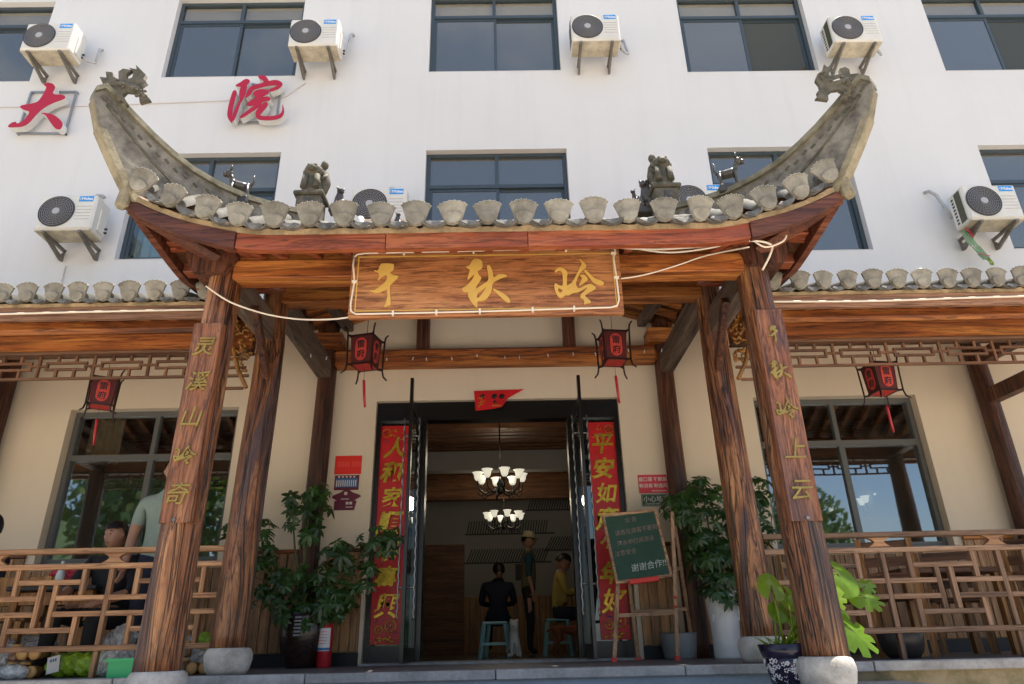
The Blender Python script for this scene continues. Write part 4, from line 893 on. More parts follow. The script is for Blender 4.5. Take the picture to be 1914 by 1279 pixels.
# ================================================================== AIR CONDITIONERS
def ac_unit(x, z, label, pipe):
    t = thing('air_conditioner', label, 'air conditioner', (x, 0, z), 'outdoor units of air conditioners on the facade')
    T = Matrix.Translation((x, 0, z))
    y0, y1, w, h = -.43, -.15, .315, .47
    mb = MB(); mb.box(x-w, x+w, y0, y1, z+.012, z+h, .022)
    bmesh.ops.remove_doubles(mb.bm, verts=mb.bm.verts, dist=1e-5); body = mb.build('casing', 'ac', t)
    cx, cz, R = x-.105, z+.245, .190
    def disc(r, y, mat, name, th=.006, seg=36):
        m = MB(); m.prism([(r*cos(2*pi*k/seg), r*sin(2*pi*k/seg)) for k in range(seg)], th, Matrix.Translation((cx, y, cz)) @ WALLFACE); return m.build(name, mat, t)
    disc(R, y0-.001, 'grille', 'fan_grille')
    mb = MB()
    for i in range(7):
        r = .045+i*.0225; mb.tube([(cx+r*cos(2*pi*k/28), y0-.012, cz+r*sin(2*pi*k/28)) for k in range(29)], .0035, 4, caps=False)
    for k in range(24): a = 2*pi*k/24; mb.bar((cx+.04*cos(a), y0-.010, cz+.04*sin(a)), (cx+.185*cos(a+.25), y0-.010, cz+.185*sin(a+.25)), .003, .003)
    mb.build('grille_wires', 'grille_ring', t, kind='stuff')
    mb = MB(); mb.tube([(cx+(R+.004)*cos(2*pi*k/40), y0-.006, cz+(R+.004)*sin(2*pi*k/40)) for k in range(41)], .008, 6, caps=False); mb.build('grille_rim', 'grille', t)
    disc(.040, y0-.010, 'hub', 'hub', .010)
    MB().box(x+.115, x+.272, y0-.004, y0-.0005, z+.375, z+.445).build('badge', 'acblue', t)
    b = [q for q in t.children if q.name.startswith('badge')][0]
    me = text_mesh('Midea', .052, .001, .0012).copy(); me.transform(Matrix.Translation((x+.207, y0-.0045, z+.410)) @ WALLFACE); me.materials.append(M['white']); link('lettering', me, b)
    mb = MB(); mb.tube([(x+.136+.013*cos(q*.5+.6), y0-.005, z+.410+.013*sin(q*.5+.6)) for q in range(10)], .0025, 4); mb.build('emblem', 'white', b)
    for k in range(5): MB().box(x+.11, x+.28, y0-.003, y0-.0006, z+.14+k*.042, z+.145+k*.042).build('louvre', 'pipe', t)
    MB().box(x-w-.003, x-w+.002, y0+.05, y0+.15, z+.04, z+.43).build('coil', 'coil', t)
    for k in range(8): MB().box(x-w-.003, x-w+.002, y0+.18, y0+.215, z+.06+k*.045, z+.085+k*.045).build('vent_slot', 'grille', t)
    MB().box(x+w-.002, x+w+.016, y0+.10, y1-.03, z+.06, z+.34, .006).build('valve_cover', 'ac', t)
    mb = MB(); mb.box(x-w+.012, x+w-.012, y0+.012, y1-.012, z, z+.011); mb.build('base_pan', 'acpan', t)
    for s in (-.20, .20):
        mb = MB(); mb.box(x+s-.018, x+s+.018, y0-.004, -.002, z-.032, z-.001, .003)
        mb.prism([(-.008, -.155), (-.05, -.165), (y0+.01, -.03), (y0+.15, -.03), (-.07, -.10), (-.008, -.03)], .022, Matrix(((0, 0, 1, x+s-.011), (1, 0, 0, 0), (0, 1, 0, z), (0, 0, 0, 1))))
        bmesh.ops.triangulate(mb.bm, faces=[f for f in mb.bm.faces if len(f.verts) > 4]); mb.build('bracket', 'steel', t)
    for dz in (.10, .15): MB().tube([(x+w+.004, y1-.05, z+dz), (x+w+.04, y1-.05, z+dz)], .013, 8).build('valve', 'black', t)
    mb = MB()
    if pipe == 'top':
        mb.tube([(x-.02, -.14, z+.30), (x-.015, -.11, z+.52), (x+.02, -.09, z+.66), (x+.06, -.07, z+.72), (x+.09, -.03, z+.735), (x+.095, -.001, z+.73)], .020, 8)
    elif pipe == 'topleft':
        mb.tube([(x-.30, -.13, z+.22), (x-.33, -.10, z+.42), (x-.36, -.08, z+.58), (x-.41, -.05, z+.66), (x-.44, -.001, z+.67)], .020, 8)
    elif pipe == 'side':
        mb.tube([(x+.335, -.20, z+.10), (x+.37, -.17, z+.14), (x+.375, -.13, z+.36), (x+.38, -.09, z+.56), (x+.39, -.04, z+.62), (x+.40, -.001, z+.62)], .017, 8)
    else:
        mb.tube([(x+.33, -.20, z+.12), (x+.40, -.18, z+.06), (x+.46, -.11, z+.10), (x+.43, -.06, z+.40), (x+.42, -.001, z+.44)], .017, 8)
    mb.build('pipe', 'pipe', t)
    MB().lathe([(.03, 0), (.03, .012), (.02, .014)], 0, 0, 0, 10).build('wall_cap', 'pipe', t) if False else None
    return t
ACS = [(-5.66, 7.14, 'white outdoor unit above the red character at far left, its pipe looped beside it', 'loop'), (-2.28, 7.16, 'white outdoor unit above the right hand red character, beside a tall vertical pipe', 'side'),
       (1.34, 7.19, 'white outdoor unit on the top row right of the central upper window', 'none'), (4.70, 7.12, 'white outdoor unit on the top row above the right dragon fish', 'topleft2'),
       (-4.80, 4.46, 'white outdoor unit on the lower row left of the upswept roof tip', 'top'), (-1.30, 4.50, 'white outdoor unit half hidden behind the roof tiles beside the left stone lion', 'top'),
       (2.33, 4.49, 'white outdoor unit mostly hidden behind the right stone lion and ridge', 'none'), (5.68, 4.42, 'white outdoor unit at far right with plastic rags hanging below it', 'topleft')]
for a in ACS: ac_unit(*a)
t = thing('plastic_rag', 'torn green and red plastic rag hanging under the far right air conditioner', 'rag', (5.42, -.2, 4.1))
random.seed(4)
for nm, m, pts, w in (('green_strip', 'raggreen', ((5.40, 4.40), (5.43, 4.30), (5.47, 4.20), (5.52, 4.10), (5.55, 4.02)), .10), ('red_strip', 'ragred', ((5.42, 4.42), (5.45, 4.36), (5.46, 4.30)), .035), ('yellow_tip', 'monstera', ((5.55, 4.02), (5.57, 3.97), (5.575, 3.93)), .05), ('red_band', 'ragred', ((5.475, 4.085), (5.54, 4.06), (5.585, 4.05)), .018)):
    mb = MB()
    for (xa, za), (xb, zb) in zip(pts, pts[1:]):
        for k in range(3):
            u, v = (k-1.5)*w/3, (k-.5)*w/3; j = random.uniform(-.012, .012); f = 1+random.uniform(-.2, .3); Yr = -.25 if nm != 'green_strip' else -.22
            if nm == 'red_band': mb.quad((xa, Yr, za+u), (xb, Yr+j, zb+u), (xb, Yr+j, zb+v), (xa, Yr, za+v))
            else: mb.quad((xa+u, Yr+j, za), (xa+v, Yr-j, za), (xb+v*f, Yr+j, zb+j), (xb+u*f, Yr-j, zb-j))
    mb.build(nm, m, t)

# ================================================================== RED SIGN CHARACTERS
def sign_char(label, strokes, ox, oy, sc, frame):
    Y = -.16; P0 = at(ox, oy, Y); t = thing('sign_character', label, 'sign', (P0.x, 0, P0.z-.6), 'red channel letters on the facade')
    for i, lp in enumerate(strokes):
        w = [at(ox+x/sc, oy+y/sc, Y) for x, y in smooth_loop(lp, 2)]; e = .0012*i
        mid = sum(w, Vector())/len(w)
        me = outline_mesh([[(p.x, p.z) for p in w]], .045); me.transform(Matrix.Translation((0, Y+.05, 0)) @ WALLFACE @ Matrix.Translation((0, 0, .0+e/2))); me.materials.append(M['signside']); o = link('channel', me, t)
        me = outline_mesh([[(p.x, p.z) for p in w]], .002); me.transform(Matrix.Translation((0, Y+.002-e, 0)) @ WALLFACE); me.materials.append(M['signred']); link('face', me, o)
    c = [at(ox+x/sc, oy+y/sc, -.03) for x, y in frame]
    for A, B in zip(c, c[1:]+c[:1]): MB().bar(A, B, .022, .022, up=(0, 1, 0)).build('frame_bar', 'signbar', t)
    for A in c: MB().tube([A, (A.x, -.001, A.z)], .012, 6).build('standoff', 'black', t)
DA = [[(745, 270), (770, 235), (830, 222), (900, 240), (940, 285), (935, 330), (880, 425), (1090, 430), (1115, 470), (1105, 500), (960, 550), (820, 610), (700, 690), (600, 790), (520, 890), (430, 960), (330, 985), (120, 990), (150, 945), (200, 905), (270, 890), (280, 905), (260, 920), (320, 920), (400, 870), (470, 790), (510, 715), (400, 690), (340, 650), (345, 615), (480, 590), (640, 560), (700, 480), (750, 400), (785, 320), (790, 290)],
      [(680, 745), (780, 740), (900, 765), (1000, 830), (1065, 900), (1070, 950), (1040, 1015), (990, 1030), (930, 1000), (850, 890), (770, 770)]]
sign_char('red channel character with three strokes at far left of the facade', DA, 0, 130, 9.1375, [(540, 390), (1310, 385), (1110, 1095), (300, 1095)])
YUAN = [[(330, 320, 30), (450, 300, 110), (540, 240, 125), (585, 225, 70)], [(500, 300, 120), (470, 420, 130), (440, 540, 110), (430, 640, 30)], [(310, 440, 85), (275, 560, 100), (215, 780, 95), (205, 940, 110), (245, 1060, 30)], [(420, 620, 40), (350, 790, 70), (270, 1010, 60)],
        [(790, 150, 50), (880, 165, 110), (940, 230, 115), (915, 310, 80)], [(530, 560, 40), (600, 460, 100), (650, 375, 90), (800, 330, 80), (1000, 280, 95), (1150, 262, 115), (1235, 300, 110), (1170, 365, 70), (1000, 430, 55)],
        [(700, 495, 95), (800, 450, 105), (960, 440, 70)], [(720, 570, 60), (860, 510, 70), (970, 470, 50)], [(580, 710, 90), (700, 650, 120), (880, 600, 100), (1000, 590, 80)], [(820, 690, 90), (650, 810, 75), (430, 965, 55)], [(940, 690, 95), (860, 780, 115), (765, 890, 110), (775, 965, 95), (900, 985, 80), (1100, 980, 80), (1235, 935, 75), (1280, 850, 50), (1268, 715, 12)]]
sign_char('red channel character with many strokes left of the central upper window', [brush(s) for s in YUAN], 410, 130, 10.66, [(660, 290), (1215, 430), (1130, 1060), (330, 1060)])
MB().tube([(-9, -.02, 6.62), (-5.5, -.012, 6.60), (-3.6, -.012, 6.66), (-2.7, -.012, 6.71), (-2.45, -.012, 6.95)], .006, 5).build('facade_wire', 'wire'); tag(bpy.data.objects['facade_wire'], 'thin pale wire strung across the facade between the red characters', 'wire')
MB().tube([(-4.93, -.02, 4.24), (-4.93, -.014, 3.5)], .006, 5).build('drain_wire', 'wire'); tag(bpy.data.objects['drain_wire'], 'thin drain tube running down below the lower left air conditioner', 'tube')

# ================================================================== PLAQUE
YP = -3.10
pl = thing('name_plaque', 'wide varnished timber name plaque with golden brush characters over the porch', 'sign', (-.02, YP, 2.03))
MB().box(-.885, .845, YP, YP+.045, 2.032, 2.515, .008).build('board', 'plaque', pl)
mb = MB()
x0, x1, z0, z1 = -.845, .805, 2.072, 2.470
for a, b, c, d in ((x0, x1, z0, z0+.008), (x0, x1, z1-.008, z1), (x0, x0+.008, z0+.008, z1-.008), (x1-.008, x1, z0+.008, z1-.008)): mb.box(a, b, YP-.0025, YP+.001, c, d)
mb.build('gold_border', 'gold', pl)
QIAN = [[(440, 300), (470, 285), (640, 290), (658, 320), (645, 390), (600, 415), (590, 440), (640, 475), (750, 490), (600, 620), (585, 660), (605, 930), (575, 960), (485, 990), (530, 910), (550, 800), (545, 700), (520, 700), (440, 745), (370, 758), (310, 745), (260, 712), (340, 715), (420, 660), (540, 560), (545, 470), (480, 480), (380, 580), (435, 450), (315, 390), (400, 410)]]
QIU = [[(415, 203), (525, 235), (530, 340), (510, 370), (445, 405), (470, 480), (510, 500), (505, 540), (425, 660), (430, 690), (530, 620), (620, 570), (625, 470), (590, 330), (630, 310), (660, 340), (695, 430), (700, 515), (760, 480), (780, 460), (880, 458), (930, 490), (860, 505), (780, 540), (690, 590), (670, 740), (600, 850), (530, 890), (440, 880), (450, 990), (420, 985), (340, 890), (290, 790), (310, 740), (235, 750), (190, 690), (280, 640), (370, 540), (405, 460), (380, 470), (300, 545), (285, 530), (335, 380), (305, 372), (258, 330), (330, 318), (360, 240)],
       [(440, 780), (480, 740), (560, 690), (585, 650), (560, 720), (500, 800), (440, 850)]]
QIU_NA = [[(685, 700), (705, 685), (840, 750), (950, 830), (980, 915), (900, 905), (800, 800)]]
LING = [[(220, 410), (290, 350), (345, 358), (400, 390), (435, 435), (423, 500), (420, 640), (430, 640), (515, 585), (620, 370), (665, 290), (610, 205), (650, 225), (730, 310), (728, 345), (680, 385), (610, 470), (555, 620), (610, 695), (700, 640), (800, 605), (885, 670), (880, 690), (720, 780), (705, 810), (800, 880), (800, 920), (740, 920), (690, 950), (700, 870), (630, 830), (640, 780), (700, 730), (760, 660), (700, 690), (600, 750), (530, 750), (435, 800), (405, 785), (325, 850), (260, 790), (225, 690), (220, 620), (245, 600), (300, 640), (360, 645), (358, 500), (350, 430), (320, 395), (290, 395), (240, 430)],
        [(270, 665), (370, 715), (300, 770)], [(430, 730), (470, 655), (440, 700)]]
LING_D = [[(620, 470), (700, 465), (755, 530), (750, 555), (640, 635), (610, 630), (660, 540), (655, 500)]]
LING_N = [[(684, 392), (720, 385), (860, 530), (960, 555), (1015, 590), (1005, 630), (930, 632), (840, 590), (780, 510)]]
def plaque_char(groups, ox, oy, sc):
    loops = [[(p.x, p.z) for p in (at(ox+x/sc, oy+y/sc, YP) for x, y in smooth_loop(l, 1))] for l in groups]
    me = outline_mesh(loops, .004); me.transform(Matrix.Translation((0, YP-.0045, 0)) @ WALLFACE); me.materials.append(M['gold']); return me
link('character', plaque_char(QIAN, 660, 460, 8.53), pl)
c = link('character', plaque_char(QIU, 840, 460, 8.53), pl); link('stroke', plaque_char(QIU_NA, 840, 460, 8.53), c)
c = link('character', plaque_char(LING, 1010, 460, 8.527), pl); link('stroke', plaque_char(LING_D, 1010, 460, 8.527), c); link('stroke', plaque_char(LING_N, 1010, 460, 8.527), c)
# white LED cable round the plaque with clips
cab = thing('light_cable', 'white light cable pinned round the edge of the name plaque', 'cable', (-.02, YP, 2.03))
loop = [(-.87, 2.46), (-.872, 2.40), (-.855, 2.28), (-.868, 2.12), (-.862, 2.07), (-.83, 2.05), (-.4, 2.052), (0, 2.055), (.4, 2.062), (.76, 2.068), (.80, 2.08), (.815, 2.12), (.812, 2.28), (.805, 2.42), (.822, 2.49), (.80, 2.497), (.3, 2.497), (-.3, 2.492), (-.80, 2.488), (-.85, 2.48), (-.87, 2.46)]
MB().tube([(x, YP-.012, z) for x, z in loop], .006, 6).build('cable', 'cable', cab)
for x, z, v in ((-.6, 2.051, 1), (-.33, 2.053, 1), (-.06, 2.055, 1), (.27, 2.06, 1), (.53, 2.064, 1), (-.855, 2.28, 0), (.812, 2.28, 0), (.808, 2.46, 0), (-.1, 2.494, 1), (.5, 2.497, 1), (-.55, 2.49, 1)):
    MB().box(x-(.006 if v else .016), x+(.006 if v else .016), YP-.021, YP, z-(.016 if v else .006), z+(.016 if v else .006)).build('clip', 'cable', cab)
def cable(name, label, pts, r, mat='cable', cat='cable'):
    P = []; pts = [Vector(p) for p in pts]
    for i in range(len(pts)-1):
        a, b, c, d = pts[max(i-1, 0)], pts[i], pts[i+1], pts[min(i+2, len(pts)-1)]
        for k in range(5):
            u = k/5; P.append(.5*((2*b)+(c-a)*u+(2*a-5*b+4*c-d)*u*u+(3*b-a-3*c+d)*u**3))
    P.append(pts[-1]); o = MB().tube(P, r, 6).build(name, mat); return tag(o, label, cat)
cable('eave_cable', 'white cable running along under the red fascia right of the plaque', [at(1155, 463, -3.12), at(1230, 466, -3.2), at(1330, 459, -3.28), at(1400, 450, -3.3), at(1440, 457, -3.2), at(1440, 475, -3.1), at(1425, 505, -3.05)], .0075)
cable('eave_cable', 'second white cable looping across the right capital block', [at(1180, 463, -3.1), at(1250, 472, -3.15), at(1330, 463, -3.2), at(1395, 447, -3.25), at(1430, 462, -3.2), at(1462, 452, -3.2), at(1470, 440, -3.2)], .0065)
cable('eave_cable', 'thin cable sagging from the plaque towards the right beam', [at(1152, 522, -3.06), at(1200, 515, -3.0), at(1260, 498, -2.97), at(1320, 478, -3.0), at(1400, 462, -3.25)], .0055)
cable('eave_cable', 'pale cable sagging from the left front pillar to the plaque', [at(385, 535, -3.0), at(415, 556, -3.01), at(445, 571, -3.0), at(500, 588, -2.9), at(560, 597, -2.9), at(620, 597, -3.0), at(662, 592, -3.08)], .006)
cable('gallery_cable', 'white cable fixed along the left gallery fascia', [(-6.5, -2.435, 2.425), (-5, -2.435, 2.43), (-4, -2.435, 2.425), (-3, -2.435, 2.435), (-2.0, -2.435, 2.44)], .008)
cable('gallery_cable', 'white cable fixed along the right gallery fascia', [(2.0, -2.435, 2.43), (2.8, -2.435, 2.42), (3.6, -2.435, 2.435), (4.6, -2.435, 2.445), (6.5, -2.435, 2.44)], .008)
def fairy(name, label, pts, n):
    t = thing(name, label, 'string lights', pts[0]); P = [Vector(p) for p in pts]; Q = []
    for a, b in zip(P, P[1:]): Q += [a.lerp(b, k/6)-Vector((0, 0, .04*(1-(2*k/6-1)**2)*(b-a).length)) for k in range(6)]
    Q.append(P[-1]); MB().tube(Q, .0028, 4).build('wire', 'darkwire', t)
    for k in range(n):
        q = Q[int(k*(len(Q)-1)/n)]; MB().tube([q, q-Vector((random.uniform(-.01, .01), 0, .035))], .005, 5).build('bulb', 'white', t)
fairy('string_lights', 'fine string of tiny bulbs along the wall beam between the lanterns', [(-1.75, -.9, 2.72), (-1.0, -.24, 2.96), (-.2, -.23, 2.97), (.7, -.23, 2.98), (1.4, -.24, 3.0), (1.78, -.9, 2.75)], 17)

# ================================================================== COUPLET BOARDS ON THE FRONT PILLARS
def couplet_board(s, label, chars, zt, zb):
    t = thing('couplet_board', label, 'couplet board', (s*PX, PF-.13, zb), 'carved couplet boards on the front pillars')
    x = s*PX; y = PF-.118
    mb = MB(); mb.prism([(-.088, .0), (.088, .0), (.098, .03), (.098, .06), (-.098, .06), (-.098, .03)], zt-zb, Matrix(((1, 0, 0, x), (0, 1, 0, y), (0, 0, 1, zb), (0, 0, 0, 1)))); mb.build('board', 'board', t)
    n = len(chars); stp = (zt-zb-.10)/n
    for i, c in enumerate(chars):
        z = zt-.05-stp*(i+.5)
        if isinstance(c, str): me = text_mesh(c, .135, .005, .0006, .22).copy(); me.transform(Matrix.Translation((x, y-.0052, z)) @ WALLFACE)
        else:
            me = outline_mesh([smooth_loop([(px_, -py_) for px_, py_ in l], 1) for l in c[0]], 26); xs = [v.co.x for v in me.vertices]; ys = [v.co.y for v in me.vertices]; k = c[1]/(max(ys)-min(ys))
            me.transform(Matrix.Translation((x, y-.0052, z)) @ WALLFACE @ Matrix.Diagonal((k, k, .00022, 1)) @ Matrix.Translation((-(max(xs)+min(xs))/2, -(max(ys)+min(ys))/2, 0)))
        me.materials.append(M['olive']); link('character', me, t)
    mb = MB(); mb.tube([(x, y-.002, zb+.015), (x, y-.014, zb+.015)], .010, 8); mb.build('screw', 'chrome', t)
couplet_board(-1, 'timber couplet board with five faded gold characters on the left front pillar', ['灵', '溪', '山', (LING+LING_D+LING_N, .125), '奇'], 2.07, .82)
couplet_board(1, 'timber couplet board with five gold characters on the right front pillar', [(QIAN, .11), (QIU+QIU_NA, .13), (LING+LING_D+LING_N, .13), '上', '云'], 2.10, .76)

# ================================================================== RED PAPER COUPLETS, BANNER, NOTICES
def paper(name, label, cat, x0, x1, z0, z1, y, mat, group=None, wave=.0):
    t = thing(name, label, cat, ((x0+x1)/2, y, z0), group); mb = MB(); n = 24
    for i in range(n):
        za, zb = z0+(z1-z0)*i/n, z0+(z1-z0)*(i+1)/n; f = lambda z, x: y+wave*(noise.noise((z*4, x*8, 1)))
        xm = (x0+x1)/2
        for a, b in ((x0, xm), (xm, x1)): mb.quad((a, f(za, a), za), (b, f(za, b), za), (b, f(zb, b), zb), (a, f(zb, a), zb))
    bmesh.ops.remove_doubles(mb.bm, verts=mb.bm.verts, dist=1e-5)
    bmesh.ops.solidify(mb.bm, geom=mb.bm.faces, thickness=.0015); mb.build('sheet', mat, t); return t
def flat_text(t, body, x, y, z, size, mat, off=0.0, shear=0.0, ext=.0006, name='lettering', sx=1.0):
    me = text_mesh(body, size, ext, off, shear).copy(); me.transform(Matrix.Translation((x, y-ext, z)) @ WALLFACE @ Matrix.Diagonal((sx, 1, 1, 1))); me.materials.append(M[mat]); return link(name, me, t)
def red_couplet(label, x0, x1, chars, ztop, sgn):
    y = .095; t = paper('red_couplet', label, 'couplet', x0, x1, .17, 2.295, y, 'red', 'red paper couplets beside the door', .004); xm = (x0+x1)/2; y -= .011
    n = len(chars)
    for i, c in enumerate(chars): flat_text(t, c, xm+.006*(-1)**i, y, 2.06-i*.258, .235-.012*(i % 3), 'goldleaf', .0045+.003*(i % 2), .20+.05*(i % 2), name='character')
    mb = MB(); ex, ez = xm-sgn*.08, 2.215
    mb.tube([(ex+.045*cos(2*pi*k/20), y, ez+.045*sin(2*pi*k/20)) for k in range(21)], .0035, 4, caps=False); mb.tube([(ex+.026*cos(2*pi*k/5+1.2*k), y, ez+.026*sin(2*pi*k/5+1.2*k)) for k in range(11)], .003, 4); mb.build('roundel', 'goldleaf', t)
    random.seed(int(abs(x0)*100)); mb = MB()
    for k in range(9): a = random.uniform(0, 6.28); ex, ez = xm+sgn*random.uniform(-.02, .10), 2.16+random.uniform(-.03, .10); mb.tube([(ex+.02*cos(a+q*.6), y, ez+.014*sin(a+q*.6)) for q in range(5)], .0035, 4)
    for ex, ez, r in ((xm-.06, .30, .035), (xm+.05, .33, .05)):
        mb.tube([(ex+r*cos(2*pi*k/16), y, ez+r*sin(2*pi*k/16)) for k in range(17)], .006, 4, caps=False); mb.ball((ex, y, ez), (r*.35, .003, r*.35), sub=1)
    for k in range(14): ex, ez = random.uniform(x0+.02, x1-.02), random.uniform(.185, .235); mb.ball((ex, y, ez), (random.uniform(.01, .026), .002, .010), sub=1)
    mb.build('floral_print', 'goldleaf', t, kind='stuff')
    mb = MB()
    for k in range(10): mb.ball((random.choice((xm-.06, xm+.08, xm))+random.uniform(-.05, .05), y-.001, random.choice((.30, .36, 2.14))+random.uniform(-.03, .03)), (.010, .002, .008), sub=1)
    mb.build('blue_print', 'bluepanel', t, kind='stuff')
red_couplet('long red paper couplet with gold brush characters left of the open door', -1.235, -.925, '人和家順事事興', 2.2, 1)
red_couplet('long red paper couplet with gold brush characters right of the open door', .955, 1.245, '平安如意年年好', 2.2, -1)
bn = thing('torn_banner', 'torn red paper banner hanging over the top of the doorway', 'banner', (0, -.02, 2.4))
B = [at(x, y, -.03) for x, y in ((886, 731), (979, 728), (950, 744), (938, 761), (918, 765), (889, 768))]
mb = MB(); mb.prism([(p.x, p.z) for p in B], .002, Matrix.Translation((0, -.03, 0)) @ WALLFACE); mb.build('sheet', 'red', bn)
mb = MB()
for k, (x, y) in enumerate(((899, 744), (900, 752), (898, 757))): p = at(x, y, -.034); mb.bar(p-Vector((.035, 0, .01)), p+Vector((.04, 0, .012)), .004, .016, up=(0, 1, 0)); mb.bar(p-Vector((.01*k, 0, .035)), p+Vector((.012, 0, .03)), .004, .014, up=(0, 1, 0))
for x in range(922, 938, 4): p = at(x, 758, -.034); mb.ball(p, (.014, .003, .010), sub=1)
mb.build('gold_print', 'goldleaf', bn, kind='stuff')
mb = MB()
for x, y, r in ((902, 741, .03), (924, 741, .035), (938, 741, .035), (925, 751, .02)): mb.ball(at(x, y, -.034), (r, .003, r*.9), sub=1)
mb.build('dark_print', 'plinth', bn, kind='stuff')
def board(name, label, x0, x1, z0, z1, mat, cat='notice', th=.008):
    t = thing(name, label, cat, ((x0+x1)/2, 0, z0)); MB().box(x0, x1, -.004-th, -.004, z0, z1, .002).build('panel', mat, t); return t, -.0045-th
t, y = board('red_notice', 'bright red notice board topmost on the wall left of the door', -1.655, -1.385, 1.765, 1.955, 'redbright')
for k in range(9): MB().box(-1.625+k*.025+(.02 if k > 4 else 0), -1.612+k*.025+(.02 if k > 4 else 0), y-.0006, y+.0002, 1.84, 1.895).build('faded_mark', 'redprint', t)
t, y = board('purple_notice', 'dark red notice with a blue striped panel below the bright red board', -1.645, -1.40, 1.605, 1.755, 'maroon')
MB().box(-1.632, -1.413, y-.001, y, 1.632, 1.722).build('blue_panel', 'bluepanel', t)
for k in range(10): MB().box(-1.626+k*.0212, -1.616+k*.0212, y-.0018, y-.0011, 1.640, 1.704).build('pale_stripe', 'paleprint', t)
for k in range(5): MB().box(-1.61+k*.038, -1.592+k*.038, y-.001, y, 1.730, 1.746).build('pale_mark', 'paleprint', t)
t = thing('house_plate', 'maroon house shaped plate lowest on the wall left of the door', 'plate', (-1.5, 0, 1.4))
mb = MB(); mb.prism([(-.115, 0), (.085, 0), (.105, .09), (.08, .095), (.145, .135), (.13, .15), (.06, .175), (0, .22), (-.06, .175), (-.135, .145), (-.145, .125), (-.09, .095), (-.115, .09)], .010, Matrix.Translation((-1.515, -.004, 1.405)) @ WALLFACE); mb.build('panel', 'maroon', t)
for x0, z0, w, h in ((-.022, .150, .03, .03), (-.05, .105, .08, .008), (.0, .055, .028, .026), (.035, .055, .028, .026), (.0, .025, .07, .008)): MB().box(-1.515+x0, -1.515+x0+w, -.0150, -.0142, 1.405+z0, 1.405+z0+h).build('pale_mark', 'paleprint', t)
t, y = board('health_notice', 'rose red notice with two lines of pale characters right of the door', 1.425, 1.715, 1.515, 1.700, 'redpink')
for bod, x, z in (('戴口罩', 1.497, 1.654), ('不聚集', 1.645, 1.654), ('勤消毒', 1.497, 1.588), ('勤通风', 1.645, 1.588)): flat_text(t, bod, x, y, z, .046, 'paleprint', .0008, name='lettering')
MB().box(1.55, 1.70, y-.0008, y, 1.532, 1.540).build('fine_print', 'paleprint', t)
t, y = board('floor_notice', 'dark green caution notice below the rose red one', 1.44, 1.735, 1.385, 1.508, 'green_sign')
flat_text(t, '小心地滑', 1.588, y, 1.456, .066, 'paleprint', .001); flat_text(t, 'CAUTION WET FLOOR', 1.588, y, 1.408, .022, 'paleprint', .0003)
mb = MB()
for a, b, c, d in ((1.446, 1.729, 1.391, 1.394), (1.446, 1.729, 1.499, 1.502), (1.446, 1.449, 1.394, 1.499), (1.726, 1.729, 1.394, 1.499)): mb.box(a, b, y-.0006, y, c, d)
mb.build('border', 'paleprint', t)

